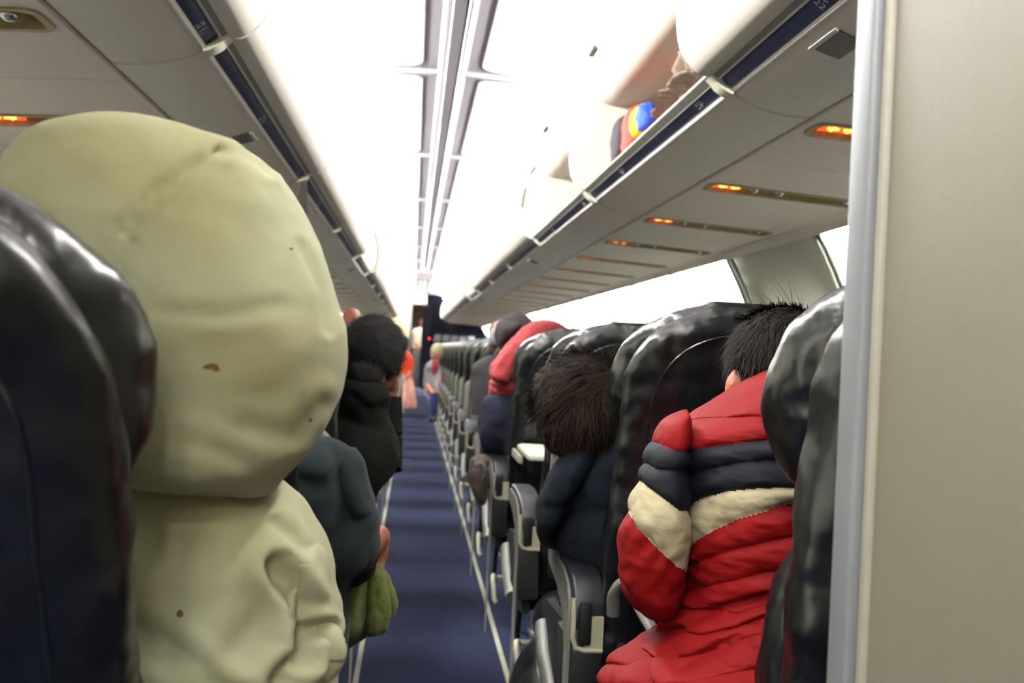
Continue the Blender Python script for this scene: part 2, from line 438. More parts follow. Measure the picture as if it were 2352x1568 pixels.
# forward end: navy bulkhead, doorway, galley
bm = bmesh.new()
box(bm, .13, 1.7, YE-.05, YE, 0, 2.2)
struct('wall_front_right', bm, M['bulk'])
bm = bmesh.new()
box(bm, -1.7, -.20, YE-.05, YE, 0, 2.2); box(bm, -.20, .13, YE-.05, YE, 1.93, 2.2)
struct('wall_front', bm, M['creamwall'])
bm = bmesh.new()
for x0, x1 in ((-.235, -.19), (.11, .14)): box(bm, x0, x1, YE-.09, YE-.05, 0, 1.95, .005)
box(bm, -.235, .14, YE-.09, YE-.05, 1.93, 1.97, .005)
struct('door_1', bm, M['alu'])
bm = bmesh.new()
box(bm, -.9, .9, YE+2.4, YE+2.45, 0, 2.2); box(bm, -.95, -.9, YE, YE+2.45, 0, 2.2); box(bm, .9, .95, YE, YE+2.45, 0, 2.2); box(bm, -.9, .9, YE, YE+2.45, 2.15, 2.2)
struct('wall_galley', bm, M['galley'])
bm = bmesh.new(); box(bm, -.18, .11, YE-.06, YE-.02, 0, .03); struct('trim_112', bm, M['alu'])
t = thing('exit_lamp', 'small bright rectangular lamp above the doorway at the end of the aisle', 'lamp', (-.06, YE-.1, 1.98))
bm = bmesh.new(); box(bm, -.15, .03, YE-.09, YE-.051, 1.955, 2.04, .006); obj('housing', bm, M['white'], t)
bm = bmesh.new(); box(bm, -.14, .02, YE-.10, YE-.088, 1.965, 2.03, .004); obj('diffuser', bm, M['warm'], t)
t = thing('galley_lamp', 'warm lamp on the galley ceiling behind the doorway', 'lamp', (0, YE+.9, 2.1))
bm = bmesh.new(); box(bm, -.2, .2, YE+.6, YE+1.2, 2.12, 2.148, .005); obj('diffuser', bm, M['warm'], t)
# curtain folded beside the doorway
bm = bmesh.new()
pts = [(.05+.19*i/40, .02*math.sin(i*1.15)) for i in range(41)]
poly = [(x, YE-.13+y) for x, y in pts]+[(x, YE-.118+y) for x, y in pts[::-1]]
prism(bm, poly, .04, 1.93, 'Z')
c = obj('curtain', bm, M['cloth_curtain']); tag(c, 'dark navy curtain drawn back beside the doorway at the aisle end', 'curtain')
bm = bmesh.new(); ball(bm, at(986, 777, YE-.16), .014, 10); c = obj('indicator_light', bm, M['redled']); tag(c, 'tiny glowing red light beside the dark curtain', 'light')
# magazine rack on the bulkhead
t = thing('magazine_rack', 'row of grey magazines in a rack on the navy bulkhead', 'rack', (.6, YE-.1, 1.15))
bm = bmesh.new()
box(bm, .28, 1.28, YE-.08, YE-.05, 1.05, 1.33, .004); box(bm, .28, 1.28, YE-.13, YE-.12, 1.05, 1.12, .004)
obj('holder', bm, M['bulk'], t)
for i in range(5):
    bm = bmesh.new(); x = .31+i*.19
    prism(bm, [(x, 1.07), (x+.16, 1.07), (x+.20, 1.27), (x+.05, 1.27)], YE-.105, YE-.085); obj('magazine', bm, M['mag'], t)
# grey sign box hanging from the ceiling in the distance
t = thing('ceiling_sign', 'small grey box sign hanging from the ceiling far down the aisle', 'sign', (0, 14, 2.16))
bm = bmesh.new(); box(bm, -.13, .13, 14, 14.12, 1.985, 2.10, .006); obj('housing', bm, M['gap'], t)
bm = bmesh.new(); box(bm, -.02, .02, 14.03, 14.07, 2.10, 2.19); obj('bracket', bm, M['white'], t)
bm = bmesh.new(); box(bm, -.12, .12, 13.995, 14.0, 2.0, 2.085); obj('face', bm, M['grille'], t)

# ------------------------------------------------------------ overhead bins
DOOR = [(.546, 1.627), (.512, 1.618), (.482, 1.640), (.463, 1.672), (.455, 1.72), (.454, 1.78), (.462, 1.86), (.482, 1.94), (.515, 2.01), (.56, 2.055)]
UNDER = [(.768, 1.535), (.72, 1.536), (.68, 1.541), (.64, 1.551), (.605, 1.564), (.578, 1.581)]
def text_on(parent, s, txt, size, p, ux, uy, m, name='lettering'):
    cu = bpy.data.curves.new('t', 'FONT'); cu.body = txt; cu.size = size; cu.extrude = .0004; cu.align_x = 'LEFT'; cu.align_y = 'BOTTOM'
    to = bpy.data.objects.new('t', cu); COL.objects.link(to)
    dg = bpy.context.evaluated_depsgraph_get(); me = bpy.data.meshes.new_from_object(to.evaluated_get(dg))
    bpy.data.objects.remove(to)
    ux, uy = Vector(ux).normalized(), Vector(uy).normalized(); uz = ux.cross(uy)
    mt = Matrix((ux, uy, uz)).transposed().to_4x4(); mt.translation = Vector(p)
    me.transform(mt); me.materials.clear(); me.materials.append(m)
    o = bpy.data.objects.new(name, me); COL.objects.link(o); o.parent = parent; me.transform(Matrix.Translation(-root_of(parent).location))
    return o
def make_bin(s, y0, y1, opened, label, group, first=False):
    t = thing('overhead_bin', label, 'overhead bin', (s*.65, y0, 1.62), group)
    g = .004
    bm = bmesh.new()
    sheet(bm, [(s*x, z) for x, z in UNDER], .012*s, y0+.001, y1-.001)                     # belly
    sheet(bm, [(s*.552, 1.612), (s*.60, 1.600), (s*1.18, 1.59), (s*1.18, 1.86), (s*.80, 2.04), (s*.70, 2.05)], -.01*s, y0+g, y1-g)
    obj('shell', bm, M['bin_in'] if opened else M['bin'], t)
    if opened: bpy.data.objects[t.children[0].name].data.materials[0] = M['bin']
    ends = [(s*x, z) for x, z in ([(.546, 1.60)]+[(x+.012, z) for x, z in DOOR[1:]]+[(.70, 2.05), (.80, 2.04), (1.15, 1.86), (1.15, 1.60)])]
    for yy in (y0+g, y1-g-.012):
        bm = bmesh.new(); prism(bm, ends, yy, yy+.012); obj('end_panel', bm, M['door'], t)
    bm = bmesh.new(); prism(bm, [(s*.571, 1.580), (s*.575, 1.574), (s*.583, 1.576), (s*.580, 1.5855)], y0, y1)
    prism(bm, [(s*.5435, 1.5985), (s*.537, 1.604), (s*.541, 1.609), (s*.549, 1.604)], y0, y1)
    prism(bm, [(s*.527, 1.6165), (s*.522, 1.6195), (s*.525, 1.623), (s*.530, 1.620)], y0, y1) if not opened else prism(bm, [(s*.545, 1.612), (s*.530, 1.622), (s*.536, 1.632), (s*.556, 1.622)], y0, y1)
    obj('edge_trim', bm, M['white'], t)
    bm = bmesh.new(); ln = [(s*.575, 1.584), (s*.563, 1.589), (s*.555, 1.596), (s*.548, 1.6035)]
    sheet(bm, ln, .006*s, y0+.022, y1-.022); b = obj('name_strip', bm, M['blue'], t)
    bm = bmesh.new(); sheet(bm, [(s*.5425, 1.606), (s*.527, 1.6165)], -.006*s, y0+g, y1-g); obj('groove', bm, M['gap'], t)
    for yy in (y0, y1-.021):
        bm = bmesh.new(); sheet(bm, [(s*.580, 1.5785), (s*.568, 1.5825), (s*.552, 1.593), (s*.540, 1.607), (s*.532, 1.614)], -.012*s, yy, yy+.021); obj('collar', bm, M['cream'], t)
    bm = bmesh.new(); ln = [(s*x, z-.002) for x, z in UNDER]; sheet(bm, ln, .0015*s, y0, y0+.009); obj('joint_cover', bm, M['cream'], t)
    # seat row lettering
    fu = Vector((0, 1, 0)); dirz = Vector((s*-.7, 0, .5)).normalized()
    rows = ((y0+.645, y0+1.445) if s < 0 else (y0+.19, y0+1.04)) if y1-y0 > 1.5 else (1.53,)
    for yy in rows:
        rown = 23-int(round((yy-1.9)/.78)) if s < 0 else 22-int(round((yy-1.54)/.78))
        if rown < 1: continue
        nrm = Vector((-s*.585, 0, -.81)); ux = Vector((.81, 0, -s*.585)); uy = nrm.cross(ux)
        c = Vector((s*.5625, yy, 1.593))+nrm*.0035
        text_on(b, s, '%d' % rown, .024, c-ux*.0135-uy*.008, ux, uy, M['print'])
        sg = -1 if s < 0 else 1
        text_on(b, s, ('ABC', 'DEF')[s > 0], .0105, c-ux*.012+uy*(sg*.022-.004), ux, uy, M['print'])
        text_on(b, s, '|||||', .0105, c-ux*.012+uy*(sg*.036-.004), ux, uy, M['print'])
    # door
    if not opened:
        bm = bmesh.new(); sheet(bm, catmull([(s*x, z) for x, z in DOOR], 26), .012*-s, y0+g+.002, y1-g-.002); d = obj('door', bm, M['door'], t)
    else:
        # swung up about the hinge at the top of the bin
        hx, hz = .60, 2.04; a = math.radians(75)
        bm = bmesh.new(); ln = []
        tgt = [(.48, 2.075), (.50, 2.045), (.535, 2.0), (.575, 1.965), (.62, 1.95), (.68, 1.955), (.74, 1.975), (.80, 2.01)]
        sheet(bm, catmull([(s*x, z) for x, z in tgt], 20), .014*-s, y0+g+.002, y1-g-.002); d = obj('door', bm, M['door'], t)
    ym = (y0+y1)/2+.12 if y1-y0 > 1.5 else 1.75
    if opened and y0 < 2.1: ym = 3.28
    if not opened:
        bm = bmesh.new(); ln = catmull([(s*x, z) for x, z in [(.492, 1.631), (.474, 1.653), (.4635, 1.670), (.458, 1.695)]], 10)
        sheet(bm, ln, .003*s, ym-.042, ym+.042); k = obj('latch', bm, M['gap'], d)
        bm = bmesh.new(); ln = catmull([(s*x, z) for x, z in [(.486, 1.634), (.472, 1.650), (.464, 1.664)]], 6)
        sheet(bm, ln, .007*s, ym-.03, ym+.02); k = obj('latch_tab', bm, M['grille'], d)
    else:
        bm = bmesh.new(); box(bm, s*.478-.008, s*.478+.02, ym-.05, ym+.05, 2.055, 2.075, .006); obj('latch', bm, M['gap'], d)
    return t
def speaker(s, y, label, grp):
    t = thing('speaker_grille', label, 'speaker', (s*.63, y, 1.55), grp)
    ln = lambda d: [(s*.606, 1.5635-d), (s*.632, 1.5542-d), (s*.658, 1.5468-d)]
    bm = bmesh.new(); sheet(bm, ln(.003), -.004*s, y-.05, y+.05); obj('grille', bm, M['grille'], t)
    bm = bmesh.new()
    sheet(bm, [(s*.599, 1.560), (s*.607, 1.557)], -.005*s, y-.055, y+.055)
    obj('frame', bm, M['white'], t)
    return t
for s, side in ((-1, 'left'), (1, 'right')):
    n = 0
    for k in range(-2, 12):
        y0, y1 = J0+L_*k, J0+L_*(k+1)
        if s > 0:
            if k < -1: continue
            y0 = max(y0, .672)
        if y1 < -.3: continue
        n += 1
        op = (s > 0 and k in (0, 1, 5)) or (s < 0 and k == 3)
        st = 'open white overhead bin' if op else 'closed white overhead bin'
        make_bin(s, y0, y1, op, '%s, %s bin from the camera on the %s side' % (st, ordinal(n), side), '%s overhead bins' % side)
        if k in (-1, 2, 5, 8) and s > 0 or (s < 0 and k in (0, 3, 6, 9)):
            yy = 1.605 if (s > 0 and k == -1) else y0+.76
            speaker(s, yy, 'small grey square grille under the %s bins, %s along' % (side, ordinal({-1: 1, 0: 1, 2: 2, 3: 2, 5: 3, 6: 3, 8: 4, 9: 4}[k])), 'grilles under the %s bins' % side)
# closing board over the bins (behind the doors)
for i, s in enumerate((-1, 1)):
    bm = bmesh.new(); sheet(bm, [(s*.572, 2.06), (s*.62, 2.08), (s*.80, 2.08)], -.008*s, YB if s < 0 else .66, 20.75); struct('trim_%d' % (120+i), bm, M['ceil'])

# --------------------------------------------------- passenger service units
def make_psu(s, y, label, grp):
    t = thing('passenger_service_unit', label, 'service panel', (s*.99, y, 1.52), grp)
    a, b = .775, 1.352
    za, zb = 1.527, 1.497
    zz = lambda x: za+(zb-za)*(x-a)/(b-a)
    bm = bmesh.new()
    # panel with an opening
    def slab(x0, x1, y0, y1, d0=0, d1=.014):
        c = [(x0, y0), (x1, y0), (x1, y1), (x0, y1)]
        A = [bm.verts.new((s*p, q, zz(p)+d0)) for p, q in c]; B = [bm.verts.new((s*p, q, zz(p)+d1)) for p, q in c]
        for i in range(4): bm.faces.new((A[i], A[(i+1) % 4], B[(i+1) % 4], B[i]))
        bm.faces.new(A); bm.faces.new(B[::-1])
    x0, x1, ya, yb = .80, 1.305, y+.02, y+.125
    slab(a, b, y-.32, ya); slab(a, b, yb, y+.455); slab(a, x0, ya, yb); slab(x1, b, ya, yb)
    obj('panel', bm, M['psu'], t)
    bm = bmesh.new()
    pa = rrect(x0-.008, x1+.008, ya-.008, yb+.008, .03); pb = rrect(x0+.006, x1-.006, ya+.006, yb-.006, .022)
    R = [[bm.verts.new((s*p, q, zz(p)+d)) for p, q in pts] for pts, d in ((pa, .001), (pa, -.004), (pb, -.004), (pb, .024))]
    n = len(pa)
    for A, B in zip(R, R[1:]):
        for k in range(n): bm.faces.new((A[k], A[(k+1) % n], B[(k+1) % n], B[k]))
    bm.faces.new(R[-1]); obj('recess', bm, M['olive'], t)
    bm = bmesh.new(); sx = x0+.025 if s > 0 else x1-.15
    slab(sx, sx+.09, ya+.02, yb-.012, .008, .02); sg = obj('lit_sign', bm, M['sign'], t, label='small sign glowing orange')
    bm = bmesh.new()
    for cx in (sx+.025, sx+.065):
        c = Vector((s*cx, (ya+yb)/2+.004, zz(cx)+.006)); tube(bm, [c+Vector((-.014, 0, 0)), c+Vector((.014, 0, 0))], .004, 6); tube(bm, [c+Vector((0, -.016, 0)), c+Vector((0, .016, 0))], .0035, 6)
    obj('symbol', bm, M['signhot'], sg)
    for cx in ((x0+.15, x0+.235, x1-.045) if s > 0 else (x0+.06, x0+.2, x1-.03)):
        bm = bmesh.new(); ball(bm, (s*cx, (ya+yb)/2, zz(cx)+.008), (.017, .017, .014), 12); obj('air_nozzle', bm, M['chrome'], t)
    return t
for s, side in ((-1, 'left'), (1, 'right')):
    y = 2.008 if s > 0 else .90
    first = make_psu(s, y, 'cream ceiling service panel with glowing orange sign above the %s seats, first row' % side, 'service panels over the %s seats' % side)
    if s > 0: pass
    for k in range(1, 24):
        if y+k*P_ > 20.3: break
        copy_tree(first, (s*.99, y+k*P_, 1.52), 'cream service panel with orange sign over the %s seats, %s from the camera' % (side, ordinal(k+1)))
for i, s in enumerate((-1, 1)):
    bm = bmesh.new(); sheet(bm, [(s*.768, 1.553), (s*1.36, 1.523)], -.01*s, .67 if s > 0 else YB, 20.7); struct('trim_%d' % (122+i), bm, M['gap'])
    if s > 0:
        bm = bmesh.new(); sheet(bm, [(s*.775, 1.527), (s*1.352, 1.497)], -.012*s, .67, 2.008-.33); struct('trim_124', bm, M['psu'])

# ------------------------------------------------------------------- seats
from mathutils.bvhtree import BVHTree
def back_mesh(bm, cx, yb, yt, z0=.40, z1=1.045, hw=.196, hd=.036, seed=0, n=40, ns=48, mi=0, wrinkle=.004, cyf=None):
    """reclined backrest: tall rounded slab that leans from yb at the base to yt at the top"""
    rows = []
    for i in range(n+1):
        t = i/n; z = z0+(z1-z0)*t
        u = max(0, (z-(z1-.17))/.17); w = hw*(1-u**2.8)**(1/2.2) if u < 1 else 0
        lo = max(0, (z0+.05-z)/.05); w *= 1-.10*lo**2
        d = hd*(1-max(0, (z-(z1-.06))/.06)**2.5*.75)*(1-.3*lo**2)
        if i == n: w, d = hw*.34, hd*.15
        yc = yb+(yt-yb)*t**1.15
        row = []
        for k in range(ns):
            a = 2*PI*k/ns; ca, sa = math.cos(a), math.sin(a)
            x = math.copysign(abs(ca)**.42, ca)*w; y = math.copysign(abs(sa)**.62, sa)*d
            p = Vector((cx+x, yc+y, z)); q = fbm(p+Vector((seed*3.1, 0, 0)), 8)*wrinkle*1.5+fbm(p+Vector((seed, 5, 0)), 22)*wrinkle*.6
            p += Vector((ca*q, sa*q*1.2, 0)); row.append(p)
        rows.append([bm.verts.new(p) for p in row])
    for A, B in zip(rows, rows[1:]):
        for k in range(ns): bm.faces.new((A[k], A[(k+1) % ns], B[(k+1) % ns], B[k])).material_index = mi
    bm.faces.new(rows[0][::-1]); bm.faces.new(rows[-1])
def head_mesh(bm, cx, yc, z0=.815, z1=1.055, hw=.203, seed=0, lean=-.25, n=30, ns=52):
    """headrest cushion with forward curving wings that end in a rounded point"""
    rows = []
    for i in range(n+1):
        t = i/n; z = z0+(z1-z0)*t
        top = max(0, (t-.42)/.58); bot = max(0, (.40-t)/.40)
        w = hw*(1-top**2.5)**(1/1.9) if top < 1 else 0
        w *= (1-bot**2.3*.22); d = .040*math.sqrt(max(.02, 1-bot**2*.9))*math.sqrt(max(.03, 1-top**3))
        if i == n: w = hw*.25
        row = []
        for k in range(ns):
            a = 2*PI*k/ns; ca, sa = math.cos(a), math.sin(a)
            x = math.copysign(abs(ca)**.5, ca)*w; y = math.copysign(abs(sa)**.75, sa)*d
            y += .030*(abs(x)/hw)**2.2-.01
            p = Vector((cx+x, yc+(z-.93)*lean+y, z)); q = fbm(p+Vector((seed*2.3, 1, 0)), 9)*.006+fbm(p, 24)*.0022
            row.append(p+Vector((ca*q, sa*q, 0)))
        rows.append([bm.verts.new(p) for p in row])
    for A, B in zip(rows, rows[1:]):
        for k in range(ns): bm.faces.new((A[k], A[(k+1) % ns], B[(k+1) % ns], B[k]))
    bm.faces.new(rows[0][::-1]); bm.faces.new(rows[-1])
def make_row(s, y0, label, group, shift=0, tray_open=(), hi=False, top=1.045, seed=1, xo=None, no_tray=()):
    """three joined leather seats; y0 is the front tip of the aisle armrest"""
    t = thing('triple_seat', label, 'airplane seat', (s*.85, y0, 0), group)
    xo = (.0 if s > 0 else .040) if xo is None else xo
    X = lambda x: s*(x+xo)
    yb, yt = y0-.235+shift*.3, y0-.385+shift
    n, ns = (64, 72) if hi else (26, 32)
    for j in range(3):
        cx = .428+.448*j
        bm = bmesh.new(); back_mesh(bm, X(cx), yb, yt, seed=seed+j, n=n, ns=ns, z1=top); b = obj('backrest', bm, M['leather'], t, 60)
        bm = bmesh.new(); head_mesh(bm, X(cx), yt+.088, seed=seed+j, n=40 if hi else 18, ns=64 if hi else 30, z0=.825+(top-1.045), z1=top+.01); obj('headrest', bm, M['leather2'], b, 60)
        # piping along the rear seam
        tree = BVHTree.FromObject(b, bpy.context.evaluated_depsgraph_get()); off = root_of(b).location
        for sd in (-1, 1):
            pts = []
            for q in range(31):
                u = q/30
                zz = .47+(top-.17-.47)*min(1, u/.62) if u < .62 else top-.17+.125*math.sin((u-.62)/.38*PI/2)
                xx = .155 if u < .62 else .155*math.cos((u-.62)/.38*PI/2)**.75
                hit = tree.ray_cast(Vector((X(cx)+sd*xx, -1, zz))-Vector((off.x, 0, off.z)), Vector((0, 1, 0)))
                if hit[0] is not None: pts.append(tuple(hit[0]+off))
            bm = bmesh.new(); tube(bm, pts, .0018, 5); obj('piping', bm, M['leather2'], b)
        # lower front cushion of the back and seat cushion
        bm = bmesh.new(); back_mesh(bm, X(cx), yb+.06, yt+.10, z0=.42, z1=.86, hw=.19, hd=.034, seed=seed+9+j, n=14, ns=24); obj('back_cushion', bm, M['leather'], t, 60)
        bm = bmesh.new(); box(bm, X(cx)-.2, X(cx)+.2, y0-.22, y0+.20, .335, .45, .035, 3); obj('seat_cushion', bm, M['leather'], t)
        # tray table on the rear of the back
        if j in tray_open:
            bm = bmesh.new(); y1 = yb-.06; box(bm, X(cx)-.18, X(cx)+.18, y1-.36, y1-.06, .648, .668, .006, 3)
            box(bm, X(cx)-.172, X(cx)+.172, y1-.352, y1-.068, .6681, .670)
            tr = obj('tray_table', bm, M['traywhite'], t, label='lowered tray table')
            for sd in (-1, 1):
                bm = bmesh.new(); box(bm, X(cx)+sd*.185-.006, X(cx)+sd*.185+.006, y1-.22, y1+.02, .622, .648, .003); obj('tray_arm', bm, M['armtrim'], tr)
        elif j not in no_tray:
            bm = bmesh.new(); pts = rrect(-.188, .188, .50, .768, .05, 8)
            lean = (yt-yb)/(top-.40)
            A = []
            for off in (-.052, -.066):
                A.append([bm.verts.new((X(cx)+a, yb+lean*(z-.40)+off, z)) for a, z in pts])
            C_ = [bm.verts.new((X(cx)+a*.975, yb+lean*(z-.40)-.070, .634+(z-.634)*.975)) for a, z in pts]
            A.append(C_)
            for U, V_ in zip(A, A[1:]):
                for k in range(len(pts)): bm.faces.new((U[k], U[(k+1) % len(pts)], V_[(k+1) % len(pts)], V_[k]))
            bm.faces.new(C_); bm.faces.new(A[0][::-1]); tr = obj('tray_table', bm, M['tray'], t)
            bm = bmesh.new(); zz = .775; box(bm, X(cx)-.012, X(cx)+.012, yb+lean*(zz-.40)-.070, yb+lean*(zz-.40)-.045, zz-.008, zz+.025, .004); obj('tray_latch', bm, M['armgrey'], tr)
        # literature pocket
        bm = bmesh.new(); box(bm, X(cx)-.17, X(cx)+.17, yb-.052, yb-.03, .40, .492, .008); obj('pocket', bm, M['shell'], t)
    # armrests: aisle, two middle, window
    for j in range(4):
        xa = (.182, .628, 1.076, 1.53)[j]; xb = xa+(.058 if j == 0 else .046)
        bm = bmesh.new()
        prof = [(y0, .585), (y0-.012, .600), (y0-.10, .602), (y0-.19, .598), (y0-.240, .583), (y0-.262, .560), (y0-.27, .53), (y0-.27, .52), (y0-.205, .52), (y0-.10, .548), (y0-.01, .572)]
        x0_, x1_ = sorted((X(xa), X(xb)))
        fs = prism(bm, [(a, b) for a, b in prof], x0_+.004, x1_, 'X')
        bmesh.ops.bevel(bm, geom=[e for e in bm.edges if abs(e.verts[0].co.x-e.verts[1].co.x) < 1e-6], offset=.006, segments=3, affect='EDGES', profile=.5)
        a = obj('armrest', bm, M['armblack'], t)
        side = [(y0+.002, .583), (y0-.03, .590), (y0-.17, .588), (y0-.225, .572), (y0-.246, .548), (y0-.252, .50), (y0-.252, .02), (y0-.235, .02), (y0-.222, .30), (y0-.218, .46), (y0-.195, .515), (y0-.11, .545), (y0-.02, .558), (y0+.004, .568)]
        if j == 0:
            bm = bmesh.new(); xs = X(xa); prism(bm, side, xs-.002, xs+.003, 'X'); obj('side_panel', bm, M['armgrey'], a)
            bm = bmesh.new(); xm = X(xb-.004); xs2 = X(xa+.003); yr = y0-.276
            tube(bm, [(xs2, yr+.004, .560), (xs2, yr, .53), (xs2, yr, .495), (xs2+.006*s, yr, .478), (xs2+.02*s, yr, .474), (xm, yr, .474)], .0045, 8); box(bm, min(xs2+.02*s, xm), max(xs2+.02*s, xm), yr-.002, yr+.012, .474, .53)
            obj('trim', bm, M['armtrim'], a)
            bm = bmesh.new(); box(bm, min(X(xa+.012), X(xa+.034)), max(X(xa+.012), X(xa+.034)), yr-.006, yr+.01, .482, .555, .006, 2); box(bm, x0_+.003, x1_-.002, yr-.002, y0-.10, .345, .4745, .008, 2); obj('end_cover', bm, M['shell'], a)
            bm = bmesh.new(); ln = [(y0-.02, .40), (y0+.01, .33), (y0+.0, .27), (y0-.07, .24), (y0-.2, .25)]
            prism(bm, [(y0-.235, .47), (y0-.02, .46), (y0+.17, .44), (y0+.205, .40), (y0+.16, .33), (y0-.03, .28), (y0-.235, .30)], min(X(.205), X(.222)), max(X(.205), X(.222)), 'X'); obj('side_frame', bm, M['shell'], t)
            bm = bmesh.new(); tube(bm, [(X(.205), y0+.17, .385), (X(.203), y0+.10, .335), (X(.205), y0-.02, .285)], .021, 12); obj('steel_cover', bm, M['steel'], t)
    # structure beneath
    bm = bmesh.new()
    for yy in (y0-.12, y0+.12): tube(bm, [(X(.21), yy, .30), (X(1.57), yy, .30)], .022, 12)
    obj('crossbar', bm, M['shell'], t)
    for xl in (.36, 1.30):
        for p0, p1 in (((y0+.12, .30), (y0+.17, .012)), ((y0-.12, .30), (y0-.22, .012))):
            bm = bmesh.new(); tube(bm, [(X(xl), p0[0], p0[1]), (X(xl), p1[0], p1[1])], .014, 8); box(bm, X(xl)-.025, X(xl)+.025, p1[0]-.03, p1[0]+.03, .0, .02, .004); obj('leg', bm, M['steel'], t)
    bm = bmesh.new(); tube(bm, [(X(.245), y0+.10, .28), (X(.245), y0+.16, .13), (X(.25), y0+.19, .075), (X(.25), y0+.17, .06)], .009, 8); obj('leg', bm, M['shell'], t)
    bm = bmesh.new(); z = .115
    tube(bm, [(X(.245), y0+.12, z+.0), (X(.232), y0+.06, z+.02), (X(.228), y0+.02, z+.01), (X(.232), y0-.005, z-.045), (X(.24), y0-.01, z-.06)], .009, 8, smooth=18); tube(bm, [(X(.245), y0+.12, z), (X(1.5), y0+.12, z)], .009, 8)
    obj('baggage_bar', bm, M['armtrim'], t)
    return t
SR = 1.81
rowsR, rowsL = {}, {}
rowsR[0] = make_row(1, SR-P_, 'nearest navy leather seat unit on the right, half hidden by the beige wall', 'navy seats on the right of the aisle', shift=.085, hi=True, seed=3, top=1.070, no_tray=(0, 1, 2))
rowsR[1] = make_row(1, SR, 'second navy leather seat unit on the right, behind the boy in the navy jacket', 'navy seats on the right of the aisle', hi=True, seed=5, no_tray=(0,), top=1.056)
bm = bmesh.new(); tube(bm, [tuple(at(x, y, Y)) for x, y, Y in ((1408, 1412, 1.43), (1410, 1362, 1.42), (1432, 1336, 1.41), (1456, 1352, 1.40), (1466, 1388, 1.38), (1495, 1440, 1.34), (1530, 1500, 1.30), (1560, 1545, 1.27))], .010, 10, smooth=40, flat=.8)
obj('tray_arm', bm, M['armgrey'], rowsR[1])
rowsR[2] = make_row(1, SR+P_, 'third navy seat unit on the right, in front of the boy with brown hair', 'navy seats on the right of the aisle', seed=8, hi=True)
rowsR[3] = make_row(1, SR+2*P_, 'fourth navy seat unit on the right with its pale tray table lowered', 'navy seats on the right of the aisle', tray_open=(0,), seed=2)
proto = make_row(1, SR+3*P_, 'fifth navy seat unit on the right, hidden behind the red hooded sleeve', 'navy seats on the right of the aisle', seed=4)
for k in range(5, 24):
    y = SR+(k-1)*P_
    if y > YE-.5: break
    copy_tree(proto, (.85, y, 0), '%s navy leather seat unit from the camera on the right of the aisle' % ordinal(k+1))
rowsL[0] = make_row(-1, SR-P_, 'nearest black leather seat unit on the left beside the beige hood', 'navy seats on the left of the aisle', shift=-.15, hi=True, seed=6, top=1.062, no_tray=(0, 1, 2))
protoL = make_row(-1, SR, 'second navy leather seat unit on the left, behind the dark green sweater', 'navy seats on the left of the aisle', seed=7)
for k in range(2, 24):
    y = SR+(k-1)*P_
    if y > YE-.5: break
    copy_tree(protoL, (-.85, y, 0), '%s navy leather seat unit from the camera on the left of the aisle' % ordinal(k+1))

# ------------------------------------------------------------------ people
def person(label, loc):
    return thing('person', label, 'person', loc)
def body(t, prims, m, voxel=.012, name='body', sm=5, parent=None):
    bm = bmesh.new()
    for p in prims:
        p = list(p)
        if p[0] == 'cap' and max(p[3:5]) >= .0395: p[3] *= .66; p[4] *= .66
        if p[0] == 'ell' and max(p[2]) >= .13: p[2] = tuple(a*.62 for a in p[2])
        if p[0] == 'cap': tube(bm, [p[1], (Vector(p[1])*.5+Vector(p[2])*.5), p[2]], [p[3], (p[3]+p[4])/2, p[4]], 14); ball(bm, p[1], p[3], 12); ball(bm, p[2], p[4], 12)
        elif p[0] == 'ell': ball(bm, p[1], p[2], 20, rot=p[3] if len(p) > 3 else None)
    o = obj(name, bm, m, parent or t); remesh(o, voxel, sm); return o
def hand_prims(wrist, d, up, side=1, curl=.5, sc=1.0):
    """palm, four bent fingers and a thumb"""
    d = Vector(d).normalized(); up = Vector(up).normalized(); lat = d.cross(up).normalized()*side; up = lat.cross(d).normalized()*side
    w = Vector(wrist); P = []
    P.append(('cap', w, w+d*.03*sc, .022*sc, .024*sc))
    for i in range(4):
        o = (i-1.5)*.018*sc; base = w+d*.075*sc+lat*o
        P.append(('cap', w+d*.02*sc+lat*o*.7, base, .014*sc, .0105*sc))
        L = (.024, .028, .026, .02)[i]*sc; q = base; dd = d.copy()
        for j in range(3):
            dd = (dd-up*curl*(.5+.25*j)).normalized(); q2 = q+dd*L*(1-.15*j); P.append(('cap', q, q2, .0088*sc-.0007*j, .0082*sc-.0007*j)); q = q2
    b = w+d*.02*sc-lat*.026*sc; q = b+(d*.6-lat*.8).normalized()*.035*sc
    P.append(('cap', b, q, .012*sc, .0105*sc)); P.append(('cap', q, q+(d*.9-lat*.25-up*.2).normalized()*.03*sc, .010*sc, .0085*sc))
    return P
